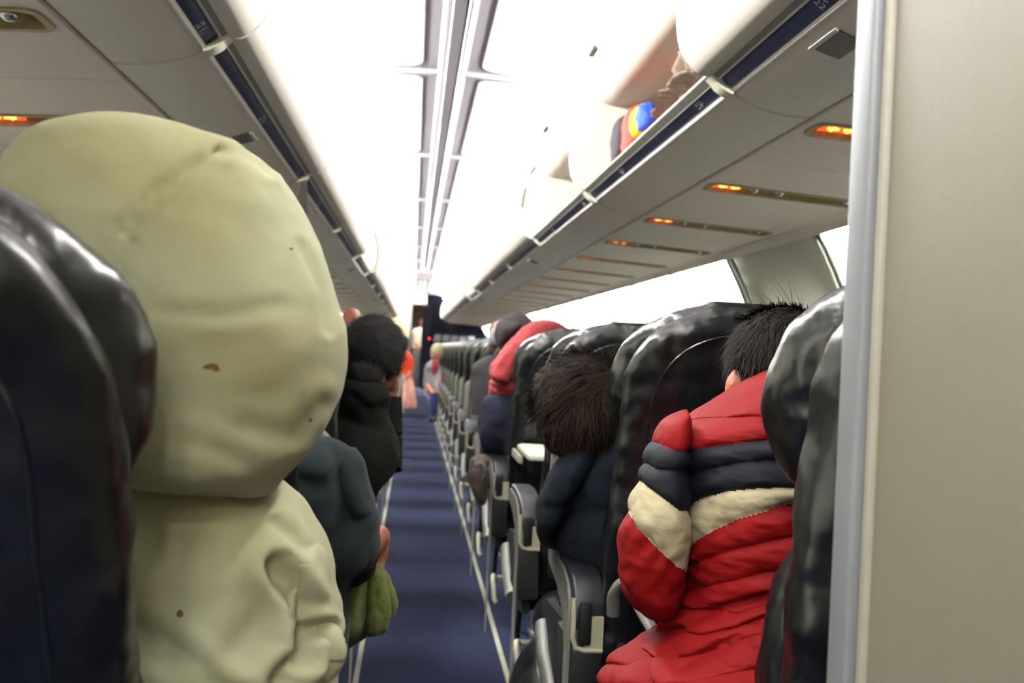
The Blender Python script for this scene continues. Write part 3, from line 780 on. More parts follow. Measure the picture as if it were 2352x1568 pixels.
def strands(bm, c, r, rot, n, length, dirf, keep, w=.0016, seg=5, jitter=.25, mi=0, lift=1.0, lift2=.12):
    rd = random.Random(n)
    for _ in range(n):
        while True:
            v = Vector((rd.gauss(0, 1), rd.gauss(0, 1), rd.gauss(0, 1))).normalized()
            if keep(v): break
        p = Vector(c)+(rot @ Vector((v.x*r[0]*lift, v.y*r[1]*lift, v.z*r[2]*lift)))
        nrm = (rot @ Vector((v.x/r[0], v.y/r[1], v.z/r[2]))).normalized()
        f0 = dirf(v, nrm); k0 = f0.dot(nrm); f0 = (f0-nrm*k0).normalized()+nrm*lift2
        d = (f0+Vector((rd.uniform(-1, 1), rd.uniform(-1, 1), rd.uniform(-1, 1)))*jitter).normalized()
        L = length*rd.uniform(.6, 1.15); prev = None; q = p-nrm*.001
        side = d.cross(nrm).normalized() if d.cross(nrm).length > .01 else Vector((1, 0, 0))
        for i in range(seg+1):
            ww = w*(1-i/seg*.85)
            a, b = bm.verts.new(q+side*ww), bm.verts.new(q-side*ww)
            if prev: bm.faces.new((prev[0], a, b, prev[1])).material_index = mi
            prev = (a, b); d = (d+Vector((0, 0, -.06))-nrm*.02*(i > 1)).normalized(); q = q+d*L/seg
def hair_shell(bm, c, r, rot, disp=.006, s=30, keepz=-9):
    mtx = rot.to_4x4(); mtx.translation = Vector(c)
    q = bmesh.ops.create_uvsphere(bm, u_segments=64, v_segments=44, radius=1)
    for v in q['verts']:
        n = v.co.normalized(); p = Vector((n.x*r[0], n.y*r[1], n.z*r[2]))
        k = noise.noise(Vector((n.x*7, n.y*7, n.z*3)))*.6+noise.noise(Vector((n.x*22, n.y*22, n.z*6)))*.4
        v.co = mtx @ (p+n*k*disp)
def rotm(x=0, y=0, z=0):
    return Matrix.Rotation(math.radians(z), 3, 'Z') @ Matrix.Rotation(math.radians(y), 3, 'Y') @ Matrix.Rotation(math.radians(x), 3, 'X')
def A(px, py, Y): return at(px, py, Y)
def cloth_disp(amp, s, lines=(), depth=.006, width=14, seed=0, aniso=(1, 1, 1)):
    def f(p, n, X, Y2, a):
        q = fbm((p.x*aniso[0]+seed, p.y*aniso[1], p.z*aniso[2]), s)*amp
        for L in lines:
            d = seg_dist(X, Y2, L); q -= depth*math.exp(-(d/width)**2)
        return q
    return f

# 1 ---- person in the beige hood, nearest on the left
t = person('person wearing a stained beige hooded sweatshirt, seen from behind in the nearest left seat', tuple(A(420, 1500, .85)))
Yh = .80
b = body(t, [('ell', A(395, 700, .82), (.085, .10, .125)), ('cap', A(400, 950, .82), A(410, 1150, .84), .055, .06), ('ell', A(400, 1420, .86), (.11, .08, .16)), ('cap', A(400, 1700, .9), A(380, 2100, 1.0), .12, .14), ('cap', A(620, 1330, .86), A(660, 1620, .95), .04, .035), ('cap', A(660, 1620, .95), A(640, 1600, 1.15), .035, .028), ('cap', A(200, 1330, .86), A(180, 1620, .95), .04, .035)]+hand_prims(A(640, 1600, 1.15), (0, 1, -.1), (0, 0, 1)), M['skind'])
hood_rows = [(292, 266, Yh, 14, .01), (300, 292, Yh, 118, .05), (322, 330, Yh, 206, .085), (340, 385, Yh, 268, .105), (350, 460, Yh, 316, .12), (360, 560, Yh, 352, .13), (366, 660, Yh, 374, .135), (380, 760, Yh, 387, .135), (384, 840, Yh, 386, .13), (386, 920, Yh, 368, .125), (396, 1000, Yh-.005, 328, .115), (425, 1060, Yh-.01, 262, .10), (500, 1105, Yh-.012, 140, .07), (585, 1128, Yh-.012, 42, .035), (606, 1137, Yh-.012, 8, .01)]
seam = [(262, 640), (300, 540), (370, 440), (440, 385), (500, 350)]
seam2 = [(505, 345), (560, 352), (612, 395)]
seam3 = [(690, 560), (730, 660), (752, 760)]
def hd(p, n, X, Y2, a):
    q = fbm((p.x, p.y, p.z), 7)*.005+fbm((p.x+4, p.y, p.z), 16)*.0018
    for L, dp, w in ((seam, .006, 16), (seam2, .004, 14), (seam3, .003, 12), ([(350, 715), (520, 725), (640, 700)], .0016, 20), ([(560, 980), (680, 1000), (740, 930)], .0018, 26), ([(600, 1090), (520, 1040), (430, 1010)], .0018, 24)):
        d = seg_dist(X, Y2, L); q -= dp*math.exp(-(d/w)**2)
        q += dp*.6*math.exp(-((d-w*1.6)/w)**2)
    return q
bm = bmesh.new(); loft(bm, hood_rows, 120, 110, 2.15, hd); hoodo = obj('hood', bm, M['hood'], t, 80, label='stained beige hood')
def stainpatch(px, py, Y, r, sq=1.0):
    for _ in range(1): pass
sh_rows = [(365, 1012, .84, 30, .02), (385, 1045, .84, 120, .05), (410, 1090, .84, 195, .075), (425, 1150, .845, 258, .09), (432, 1210, .85, 288, .10), (425, 1265, .85, 312, .105), (415, 1330, .855, 334, .11), (410, 1400, .86, 348, .115), (408, 1480, .86, 350, .12), (405, 1580, .87, 352, .125), (400, 1720, .88, 350, .13), (400, 1900, .90, 340, .14), (400, 2060, .93, 320, .14)]
def sd(p, n, X, Y2, a):
    q = fbm((p.x, p.y, p.z), 6)*.008+fbm((p.x+4, p.y, p.z), 15)*.002
    for L, dp, w in (([(640, 1300), (700, 1390), (690, 1500), (640, 1568)], .012, 26), ([(735, 1440), (700, 1460), (690, 1520)], .010, 16), ([(260, 1400), (400, 1500), (520, 1600)], .007, 30), ([(640, 1200), (690, 1260)], .004, 16), ([(540, 1500), (610, 1420), (640, 1330)], .004, 30)):
        d = seg_dist(X, Y2, L); q -= dp*math.exp(-(d/w)**2); q += dp*.7*math.exp(-((d-w*1.8)/w)**2)
    return q
bm = bmesh.new(); loft(bm, sh_rows, 130, 100, 2.3, sd); top = obj('sweatshirt', bm, M['hood'], t, 80, label='beige sweatshirt body')
bm = bmesh.new()
loft(bm, [(700, 1236, .82, 12, .01), (700, 1268, .82, 44, .03), (704, 1330, .825, 54, .045), (702, 1390, .83, 56, .05), (690, 1450, .83, 54, .05), (680, 1520, .84, 60, .05), (690, 1640, .86, 66, .055), (680, 1800, .9, 70, .06), (660, 1900, .95, 60, .05)], 60, 48, 2, sd)
tube(bm, [tuple(A(x, y, Y)) for x, y, Y in ((722, 1430, .83), (748, 1452, .815), (762, 1490, .81), (748, 1528, .815), (716, 1542, .83), (690, 1560, .85))], [.006, .011, .013, .013, .012, .008], 18, smooth=30)
obj('sleeve', bm, M['hood'], top, 80)
# stains sit on the hood as small worn patches of the cloth
def patch(parent, px, py, r, elong, m, src):
    me = src.data; P_o = CAM; best = None
    d = (at(px, py, 1)-CAM).normalized(); off = root_of(src).location
    ok, loc, nrm, idx = src.ray_cast(CAM-off, d)
    if not ok: return
    loc = loc+off; u = nrm.cross(Vector((0, 0, 1))).normalized(); v = nrm.cross(u)
    bm = bmesh.new(); n = 14; vs = []
    for k in range(n):
        a = 2*PI*k/n; rr = r*(1+.15*math.sin(2*a+px)+.08*math.sin(3*a))
        q = loc+u*math.cos(a)*rr*elong+v*math.sin(a)*rr+nrm*.01
        o2, l2, n2, i2 = src.ray_cast(q-off, -nrm)
        vs.append(bm.verts.new((l2+off+n2*.0006) if o2 else q-nrm*.0095))
    bm.faces.new(vs); return obj('stain', bm, m, parent)
bpy.context.view_layer.update()
for px, py, r, e in ((484, 841, .0022, 2.4), (497, 848, .0014, 1.6), (712, 964, .0020, 1.2), (668, 572, .0012, 1.3), (724, 648, .001, 1.3)): patch(hoodo, px, py, r, e, M['stain'], hoodo)
patch(top, 413, 1409, .0026, 1.1, M['stain'], top)

# 2 ---- person in the dark teal sweater, second seat on the left
t = person('person in a dark teal sweater leaning into the aisle, head hidden behind the beige hood', tuple(A(640, 1300, 1.72)))
b = body(t, [('ell', A(600, 880, 1.75), (.075, .09, .11)), ('cap', A(600, 960, 1.75), A(610, 1040, 1.74), .05, .055), ('ell', A(610, 1180, 1.74), (.17, .10, .22)), ('cap', A(790, 1060, 1.72), A(838, 1240, 1.76), .05, .04), ('cap', A(838, 1250, 1.78), A(872, 1230, 2.0), .034, .026)]+hand_prims(A(871, 1232, 1.98), (.06, .1, -1), (1, 0, 0), 1, .35, 1.0), M['skin'])
bm = bmesh.new(); hair_shell(bm, A(600, 868, 1.745), (.080, .095, .108), rotm(), .008); obj('hair', bm, M['hairblk2'], b, 60)
tr_ = [(700, 1004, 1.7, 60, .03), (690, 1014, 1.7, 95, .05), (668, 1040, 1.7, 148, .08), (640, 1085, 1.7, 196, .10), (625, 1140, 1.71, 216, .11), (622, 1190, 1.72, 236, .115), (620, 1240, 1.73, 238, .12), (615, 1290, 1.74, 230, .12), (610, 1330, 1.75, 200, .12), (610, 1420, 1.78, 190, .12), (610, 1520, 1.8, 180, .12)]
lines = [[(770, 1030), (800, 1120), (790, 1230), (740, 1300)], [(640, 1230), (720, 1250), (820, 1200)], [(650, 1100), (750, 1120), (800, 1090)]]
bm = bmesh.new(); loft(bm, tr_, 80, 70, 2.3, cloth_disp(.010, 6, lines, .012, 22)); o = obj('sweater', bm, M['teal'], t, 80)
bm = bmesh.new(); loft(bm, [(800, 1030, 1.69, 18, .03), (806, 1070, 1.69, 34, .05), (812, 1120, 1.69, 40, .055), (824, 1175, 1.70, 44, .055), (826, 1215, 1.71, 42, .055), (822, 1262, 1.72, 46, .055), (812, 1300, 1.74, 42, .05), (800, 1325, 1.76, 24, .03)], 50, 40, 2, cloth_disp(.008, 9, [[(790, 1190), (830, 1200), (868, 1188)]], .008, 10)); obj('sleeve', bm, M['teal'], o, 80)
bm = bmesh.new(); loft(bm, [(848, 1228, 1.73, 10, .02), (846, 1250, 1.73, 22, .035), (838, 1285, 1.74, 30, .04), (828, 1318, 1.76, 30, .04), (818, 1338, 1.78, 16, .03)], 30, 32, 2, cloth_disp(.004, 14)); obj('cuff', bm, M['brown'], o, 80)

# 3 ---- olive green jacket hanging by the left armrest
t = thing('green_jacket', 'olive green fleece jacket hanging into the aisle below the dark teal sweater', 'jacket', tuple(A(820, 1400, 1.85)))
def flute(k, amp):
    def f(p, n, X, Y2, a): return math.sin(a*k+p.z*18)*amp*min(1, max(0, (Y2-1315)/60))+fbm(p, 14)*.005
    return f
for nm, rows, k in (('body', [(815, 1300, 1.86, 34, .03), (812, 1325, 1.86, 46, .05), (806, 1370, 1.86, 52, .06), (798, 1425, 1.86, 50, .06), (792, 1462, 1.87, 42, .05), (786, 1482, 1.87, 20, .03)], 5),
                   ('sleeve', [(856, 1296, 1.85, 10, .02), (862, 1330, 1.85, 24, .03), (868, 1380, 1.85, 26, .035), (866, 1430, 1.85, 24, .03), (860, 1454, 1.85, 22, .02)], 3),
                   ('sleeve', [(868, 1298, 1.92, 8, .015), (878, 1335, 1.92, 20, .03), (888, 1375, 1.92, 22, .03), (886, 1412, 1.92, 18, .02)], 3)):
    bm = bmesh.new(); loft(bm, rows, 46, 56, 2, flute(k, .0035)); obj(nm, bm, M['green'], t, 80)

# 4 ---- man with short black hair and black hoodie, third seat on the left
Yb = 2.42
t = person('person with thick black hair in a black hoodie, cheek on hand, left of the aisle', tuple(A(830, 1100, Yb)))
hc = A(856, 806, Yb); hr = rotm(8, 14, -30)
b = body(t, [('ell', hc, (.066, .086, .088), hr), ('ell', A(872, 858, Yb+.03), (.044, .055, .05), hr), ('cap', A(850, 880, Yb-.02), A(828, 950, Yb), .048, .055), ('ell', A(810, 1060, Yb), (.13, .10, .17)), ('cap', A(880, 1020, Yb), A(884, 1070, Yb+.10), .045, .04), ('cap', A(884, 1070, Yb+.10), A(896, 900, Yb+.15), .022, .020), ('ell', A(899, 838, Yb+.09), (.010, .012, .016)), ('ell', A(878, 862, Yb-.045), (.009, .018, .026))]+hand_prims(A(899, 895, Yb+.15), (-.05, -.25, 1), (-1, -.3, 0), 1, .3, .95), M['skind'], .008, sm=3)
cc = A(854, 800, Yb-.012)
bm = bmesh.new(); hair_shell(bm, cc, (.076, .092, .088), hr, .008)
hair_shell(bm, A(838, 848, Yb-.045), (.052, .060, .055), hr, .005)
strands(bm, cc, (.077, .093, .089), hr, 4200, .030, lambda v, n: n*.35+Vector((.5, .1, -.35)), lambda v: v.z > -.75, .0012, 4, .4, lift2=.4)
obj('hair', bm, M['hairblack'], b, 60)
bm = bmesh.new(); loft(bm, [(846, 862, Yb-.03, 30, .04, -18), (842, 886, Yb-.03, 56, .085, -18), (832, 915, Yb-.02, 64, .10, -12), (824, 950, Yb, 68, .10, -8), (812, 985, Yb, 92, .11), (812, 1025, Yb, 104, .12), (808, 1062, Yb, 108, .12), (800, 1100, Yb, 98, .12), (788, 1140, Yb, 76, .12), (780, 1200, Yb, 70, .12), (780, 1280, Yb, 70, .12)], 70, 56, 2.2, cloth_disp(.008, 8, [[(800, 905), (850, 940), (880, 935)], [(790, 960), (830, 980), (874, 985)]], .012, 12)); o = obj('hoodie', bm, M['black'], t, 80)
bm = bmesh.new(); loft(bm, [(868, 968, Yb+.02, 16, .03), (884, 1000, Yb+.04, 30, .05), (890, 1040, Yb+.07, 29, .05), (888, 1075, Yb+.10, 22, .045), (884, 1100, Yb+.13, 12, .02)], 36, 32, 2, cloth_disp(.004, 14)); obj('sleeve', bm, M['black'], o, 80)
bm = bmesh.new(); tube(bm, [tuple(A(884, 1078, Yb+.10)), tuple(A(890, 1000, Yb+.13)), tuple(A(895, 912, Yb+.15))], [.046, .042, .034], 24, smooth=20); obj('forearm_sleeve', bm, M['black'], o, 80)

# 5 ---- next passenger ahead on the left: grey and white cloth
t = person('person mostly hidden ahead of the black hoodie, in pale shirt and dark jacket', tuple(A(890, 1000, 3.2)))
b = body(t, [('ell', A(862, 800, 3.25), (.07, .085, .11)), ('ell', A(870, 960, 3.25), (.13, .10, .18)), ('cap', A(890, 920, 3.2), A(905, 985, 3.25), .045, .035)]+hand_prims(A(905, 985, 3.25), (0, .9, -.3), (0, 0, 1)), M['skind'], .014)
bm = bmesh.new(); hair_shell(bm, A(862, 792, 3.245), (.076, .091, .105), rotm(), .008); obj('hair', bm, M['hairblack'], b, 60)
bm = bmesh.new(); loft(bm, [(868, 880, 3.2, 18, .05), (872, 920, 3.2, 24, .10), (876, 960, 3.2, 22, .12), (872, 1000, 3.2, 22, .12), (868, 1060, 3.2, 20, .1)], 30, 36, 2, cloth_disp(.012, 10)); obj('shirt', bm, M['greyc'], t, 80)
bm = bmesh.new(); loft(bm, [(898, 900, 3.3, 6, .03), (904, 930, 3.3, 13, .06), (908, 965, 3.3, 14, .07), (910, 1000, 3.3, 11, .06), (905, 1018, 3.3, 5, .02)], 26, 28, 2, cloth_disp(.008, 12)); obj('jacket', bm, M['black'], t, 80)
t = person('person with a bald brown head just above the left seats', tuple(A(805, 760, 4.6)))
b = body(t, [('ell', A(806, 745, 4.6), (.055, .07, .085)), ('cap', A(806, 790, 4.6), A(806, 840, 4.6), .05, .06), ('ell', A(806, 880, 4.6), (.14, .1, .17)), ('cap', A(806, 950, 4.6), A(815, 960, 5.0), .09, .07)], M['skin'], .012)
bm = bmesh.new(); loft(bm, [(806, 800, 4.6, 20, .05), (806, 830, 4.6, 62, .09), (806, 880, 4.6, 72, .12), (806, 950, 4.6, 70, .12)], 24, 30, 2.2, cloth_disp(.008, 8)); obj('shirt', bm, M['teal'], t, 80)

# 6 ---- far left: orange top, long dusty pink skirt
def simple_seated(t, px, py_head, Y, skin, hairm, topm, botm, lean=(0, 0), hw=.05, feet=None):
    pass
Yo = 13.2
t = person('person in an orange top and long pink skirt standing far down the left side', tuple(A(930, 940, Yo).xy)+(0,))
b = body(t, [('ell', A(929, 792, Yo), (.065, .08, .10)), ('cap', A(929, 805, Yo), A(930, 815, Yo), .05, .055), ('ell', A(930, 840, Yo), (.13, .09, .22)), ('cap', A(930, 870, Yo), A(932, 935, Yo), .10, .07), ('cap', A(940, 820, Yo), A(944, 850, Yo-.05), .045, .032), ('cap', A(944, 850, Yo-.05), A(938, 862, Yo-.2), .032, .025)]+hand_prims(A(938, 862, Yo-.2), (-.3, -1, 0), (0, 0, 1)), M['skind'], .014)
bm = bmesh.new(); hair_shell(bm, A(928, 788, Yo), (.075, .09, .11), rotm(), .008); obj('hair', bm, M['hairblack'], b)
bm = bmesh.new(); loft(bm, [(929, 806, Yo, 5, .05), (930, 818, Yo, 17, .10), (931, 840, Yo, 19, .12), (931, 866, Yo, 16, .11), (931, 872, Yo, 15, .11)], 26, 30, 2.2, cloth_disp(.012, 9)); obj('blouse', bm, M['orange'], t, 80)
bm = bmesh.new(); loft(bm, [(931, 862, Yo, 14, .11), (932, 880, Yo, 16, .14), (934, 905, Yo, 18, .16), (936, 925, Yo, 19, .17), (937, 936, Yo, 19, .17)], 26, 36, 2, lambda p, n, X, Y2, a: math.sin(a*7)*.012); obj('skirt', bm, M['pink'], t, 80)

# 7 ---- flight attendant in the galley doorway and the counter
Ya = 21.95
t = person('person in a white shirt standing in the warm lit galley doorway', tuple(A(966, 860, Ya).xy)+(0,))
b = body(t, [('ell', A(971, 741, Ya), (.075, .09, .11)), ('cap', A(970, 750, Ya), A(969, 757, Ya), .05, .055), ('ell', A(966, 778, Ya), (.17, .11, .26)), ('cap', A(963, 815, Ya), A(962, 880, Ya), .08, .06), ('cap', A(969, 815, Ya), A(970, 880, Ya), .08, .06), ('cap', A(953, 765, Ya), A(953, 788, Ya-.05), .05, .035), ('cap', A(953, 788, Ya-.05), A(960, 796, Ya-.2), .034, .026), ('cap', A(979, 765, Ya), A(978, 790, Ya-.1), .05, .035)]+hand_prims(A(960, 796, Ya-.2), (.6, -.6, -.1), (0, 0, 1))+hand_prims(A(978, 790, Ya-.1), (-.3, -.8, -.2), (0, 0, 1)), M['skin'], .014)
bm = bmesh.new(); hair_shell(bm, A(971, 738, Ya+.02), (.08, .09, .10), rotm(), .006); obj('hair', bm, M['hairbrown'], b)
bm = bmesh.new(); loft(bm, [(970, 752, Ya, 6, .06), (967, 758, Ya, 18, .12), (966, 778, Ya, 19, .14), (965, 802, Ya, 17, .13), (965, 806, Ya, 16, .13)], 26, 34, 2.3, cloth_disp(.014, 9)); obj('shirt', bm, M['shirt'], t, 80)
bm = bmesh.new(); loft(bm, [(965, 803, Ya, 15, .12), (966, 830, Ya, 15, .13), (966, 872, Ya, 13, .12), (966, 882, Ya, 12, .12)], 20, 28, 2.3, cloth_disp(.01, 9)); obj('trousers', bm, M['black'], t, 80)
t = thing('service_cart', 'dark service cart with wooden top standing in the doorway at the aisle end', 'cart', (0, YE+.1, 0))
bm = bmesh.new(); box(bm, -.14, .10, YE+.02, YE+.30, .05, .92, .01); obj('body', bm, M['dark'], t)
bm = bmesh.new(); box(bm, -.165, .125, YE+.0, YE+.32, .92, .955, .006); obj('top', bm, M['wood'], t)
for x in (-.11, .07):
    bm = bmesh.new(); tube(bm, [(x-.012, YE+.08, .03), (x+.012, YE+.08, .03)], .03, 12); obj('wheel', bm, M['dark'], t)

# 8 ---- far right: grey jacket with red scarf, jeans, sitting half out into the aisle
Yg = 10.6
t = person('person in a grey jacket with red front and blue jeans, far down the right side', tuple(A(992, 950, Yg).xy)+(0,))
b = body(t, [('ell', A(1004, 812, Yg), (.065, .08, .10)), ('cap', A(1002, 826, Yg), A(1000, 836, Yg), .05, .055), ('ell', A(996, 868, Yg), (.14, .10, .20)), ('cap', A(1000, 908, Yg), A(992, 912, Yg-.4), .085, .06), ('cap', A(992, 912, Yg-.4), A(992, 958, Yg-.38), .055, .04), ('cap', A(1006, 908, Yg), A(1000, 912, Yg-.4), .085, .06), ('cap', A(1000, 912, Yg-.4), A(1000, 958, Yg-.38), .055, .04), ('cap', A(984, 850, Yg), A(981, 885, Yg-.1), .045, .035), ('cap', A(981, 885, Yg-.1), A(990, 895, Yg-.3), .034, .026)]+hand_prims(A(990, 895, Yg-.3), (.2, -1, 0), (0, 0, 1)), M['skin'], .014)
bm = bmesh.new(); hair_shell(bm, A(1004, 808, Yg+.01), (.072, .088, .105), rotm(), .006); obj('hair', bm, M['whiten'], b, label='pale cap')
bm = bmesh.new(); loft(bm, [(1000, 826, Yg, 10, .06), (995, 838, Yg, 17, .10), (992, 862, Yg, 18, .12), (991, 890, Yg, 17, .12), (992, 908, Yg, 16, .12)], 30, 36, 2.2, cloth_disp(.015, 9)); o = obj('jacket', bm, M['greyc'], t, 80)
bm = bmesh.new(); loft(bm, [(1000, 826, Yg-.125, 6, .02), (1000, 838, Yg-.135, 8, .025), (999, 850, Yg-.14, 6, .02), (998, 862, Yg-.14, 2, .01)], 16, 20, 2, None); obj('scarf', bm, M['redfl'], o, 80)
for dx in (0, 8):
    bm = bmesh.new(); loft(bm, [(992+dx, 902, Yg-.38, 6, .07), (992+dx, 930, Yg-.40, 6, .06), (992+dx, 956, Yg-.38, 5, .05)], 14, 20, 2, None); obj('trouser_leg', bm, M['jeansb'], t, 80)
    bm = bmesh.new(); ball(bm, A(991+dx, 964, Yg-.42)+Vector((0, 0, .012)), (.035, .11, .035), 14); obj('shoe', bm, M['brown'], t)

# 9 ---- person with a red hooded jacket draped over the seats, fifth row right
Yr = 3.35
t = person('person in a red jacket and charcoal cap leaning over the right seat backs', tuple(A(1160, 1000, Yr)))
b = body(t, [('ell', A(1183, 772, Yr+.1), (.068, .072, .07)), ('cap', A(1200, 790, Yr+.08), A(1235, 800, Yr), .05, .06), ('ell', A(1240, 820, Yr+.05), (.14, .09, .14)), ('cap', A(1210, 790, Yr), A(1150, 852, Yr-.10), .045, .03), ('cap', A(1150, 852, Yr-.10), A(1190, 856, Yr+.1), .026, .024), ('ell', A(1160, 900, Yr), (.10, .10, .13)), ('ell', A(1150, 985, Yr), (.10, .10, .13)), ('cap', A(1150, 1000, Yr), A(1150, 1060, Yr+.3), .08, .06)]+hand_prims(A(1188, 862, Yr+.1), (.8, .3, 0), (0, 0, 1)), M['skin'], .011)
bm = bmesh.new(); loft(bm, [(1310, 762, Yr+.10, 6, .02, -88), (1275, 762, Yr+.06, 24, .06, -88), (1236, 770, Yr, 34, .085, -68), (1208, 790, Yr-.02, 34, .085, -48), (1182, 816, Yr-.05, 31, .07, -38), (1162, 838, Yr-.08, 27, .06, -32), (1150, 852, Yr-.10, 27, .06, -28), (1141, 866, Yr-.12, 24, .05, -25), (1136, 876, Yr-.13, 10, .02, -25)], 60, 48, 2.1, cloth_disp(.008, 12, [[(1180, 800), (1150, 850)]], .004, 8)); o = obj('sleeve', bm, M['redfl'], t, 80, label='red padded sleeve')
bm = bmesh.new(); loft(bm, [(1210, 840, Yr+.05, 26, .06, -88), (1184, 846, Yr, 24, .06, -88), (1164, 850, Yr-.05, 20, .045, -88), (1150, 852, Yr-.07, 12, .02, -88)], 26, 36, 2, cloth_disp(.005, 14)); obj('forearm_sleeve', bm, M['redfl'], o, 80)
bm = bmesh.new(); loft(bm, [(1165, 862, Yr, 20, .06), (1162, 876, Yr, 36, .09), (1160, 890, Yr, 38, .10), (1164, 905, Yr, 34, .09), (1174, 918, Yr, 22, .05), (1180, 922, Yr, 8, .02)], 34, 44, 2.2, cloth_disp(.009, 12, [[(1126, 885), (1150, 900), (1175, 905)]], .008, 6)); obj('jacket', bm, M['redfl'], t, 80)
bm = bmesh.new(); loft(bm, [(1166, 898, Yr, 26, .08), (1152, 912, Yr, 42, .10), (1146, 935, Yr-.02, 42, .11), (1142, 970, Yr-.03, 41, .11), (1138, 1005, Yr-.03, 38, .11), (1140, 1032, Yr, 33, .10), (1145, 1045, Yr, 18, .05)], 40, 44, 2.2, cloth_disp(.010, 12)); obj('trousers', bm, M['jeans'], t, 80)
bm = bmesh.new()
hc2 = A(1184, 766, Yr+.1); hair_shell(bm, hc2, (.080, .085, .078), rotm(0, -25, 0), .004)
obj('cap', bm, M['greycap'], b, 80)
bm = bmesh.new(); loft(bm, [(1172, 724, Yr+.12, 4, .01), (1178, 732, Yr+.12, 30, .06), (1176, 745, Yr+.1, 34, .09), (1170, 760, Yr+.08, 26, .09), (1158, 785, Yr+.07, 12, .05), (1155, 795, Yr+.07, 4, .02)], 30, 40, 2.2, cloth_disp(.004, 12)); obj('hood', bm, M['greycap'], b, 80)

# 10 --- head with a grey cap beside the red sleeve
t = person('person with dark hair and light grey cap just left of the charcoal cap', tuple(A(1137, 800, 4.0)))
b = body(t, [('ell', A(1158, 778, 4.0), (.07, .08, .09)), ('cap', A(1158, 800, 4.0), A(1158, 830, 4.0), .045, .05), ('ell', A(1150, 880, 4.0), (.13, .1, .17)), ('cap', A(1150, 940, 4.0), A(1150, 950, 4.4), .08, .06)], M['skind'], .012)
bm = bmesh.new(); hair_shell(bm, A(1154, 760, 4.05), (.062, .07, .045), rotm(), .005); obj('hair', bm, M['hairblack'], b)
bm = bmesh.new(); loft(bm, [(1160, 750, 3.95, 12, .03), (1160, 757, 3.95, 32, .07), (1160, 772, 3.95, 38, .095), (1160, 790, 3.95, 36, .09), (1160, 799, 3.95, 24, .06)], 26, 34, 2.4, cloth_disp(.003, 12)); obj('cap', bm, M['greyc'], b, 80)
bm = bmesh.new(); loft(bm, [(1140, 815, 4.0, 16, .05), (1146, 840, 4.0, 60, .09), (1150, 880, 4.0, 68, .12), (1150, 950, 4.0, 66, .12)], 24, 30, 2.2, cloth_disp(.008, 8)); obj('jacket', bm, M['greycap'], t, 80)

# 11 --- boy with brown hair and navy jacket, second row right
Yk = 1.70
t = person('boy with tousled brown hair in a navy jacket leaning into the aisle on the right', tuple(A(1330, 1250, Yk)))
hk = A(1346, 930, Yk); rk = rotm(-12, -28, 10)
b = body(t, [('ell', hk, (.076, .092, .085), rk), ('cap', A(1370, 985, Yk), A(1400, 1030, Yk), .045, .055), ('ell', A(1400, 1150, Yk), (.11, .09, .16)), ('cap', A(1330, 1070, Yk-.02), A(1268, 1200, Yk+.02), .045, .036), ('cap', A(1268, 1200, Yk+.02), A(1320, 1210, Yk+.24), .033, .024)]+hand_prims(A(1320, 1210, Yk+.24), (.1, 1, -.1), (0, 0, 1), 1, .5, .85), M['skin'], .009)
hk = A(1340, 926, Yk); bm = bmesh.new(); hair_shell(bm, hk, (.086, .098, .088), rk, .012); hair_shell(bm, A(1288, 905, Yk-.01), (.048, .07, .058), rk, .010); hair_shell(bm, A(1290, 985, Yk-.01), (.042, .06, .052), rk, .010)
strands(bm, hk, (.087, .099, .090), rk, 5200, .050, lambda v, n: Vector((-.7, -.35, -.15)) if v.z > .1 else Vector((-.15, -.1, -1)), lambda v: v.z > -.85, .0012, 6, .45, lift2=.30)
strands(bm, hk, (.083, .097, .089), rk, 90, .055, lambda v, n: Vector((-.6, 0, .1)), lambda v: v.z > .1, .0006, 5, .3, lift2=.6)
obj('hair', bm, M['hairbrown'], b, 60)
jr = [(1452, 928, Yk+.03, 18, .03, 20), (1428, 948, Yk+.03, 60, .05, 34), (1405, 985, Yk+.02, 96, .07, 38), (1390, 1035, Yk, 122, .09, 34), (1385, 1090, Yk, 126, .10, 24), (1388, 1150, Yk, 128, .10, 14), (1395, 1210, Yk, 130, .10, 6), (1405, 1270, Yk, 116, .10), (1415, 1330, Yk, 110, .10), (1420, 1420, Yk, 110, .10), (1420, 1500, Yk, 108, .10)]
bm = bmesh.new(); loft(bm, jr, 80, 64, 2.2, cloth_disp(.008, 8, [[(1310, 1190), (1380, 1180), (1460, 1150)], [(1340, 1010), (1330, 1100), (1335, 1180)]], .007, 14)); o = obj('jacket', bm, M['navyj'], t, 80)
bm = bmesh.new(); loft(bm, [(1340, 1020, Yk-.03, 20, .03), (1320, 1060, Yk-.04, 44, .05), (1298, 1110, Yk-.04, 50, .055), (1277, 1160, Yk-.03, 46, .055), (1262, 1200, Yk-.02, 32, .05), (1262, 1232, Yk+.01, 28, .045), (1280, 1252, Yk+.05, 26, .04), (1296, 1262, Yk+.08, 12, .02)], 50, 40, 2.1, cloth_disp(.006, 14, [[(1250, 1165), (1290, 1172), (1330, 1150)]], .005, 9)); obj('sleeve', bm, M['navyj'], o, 80)

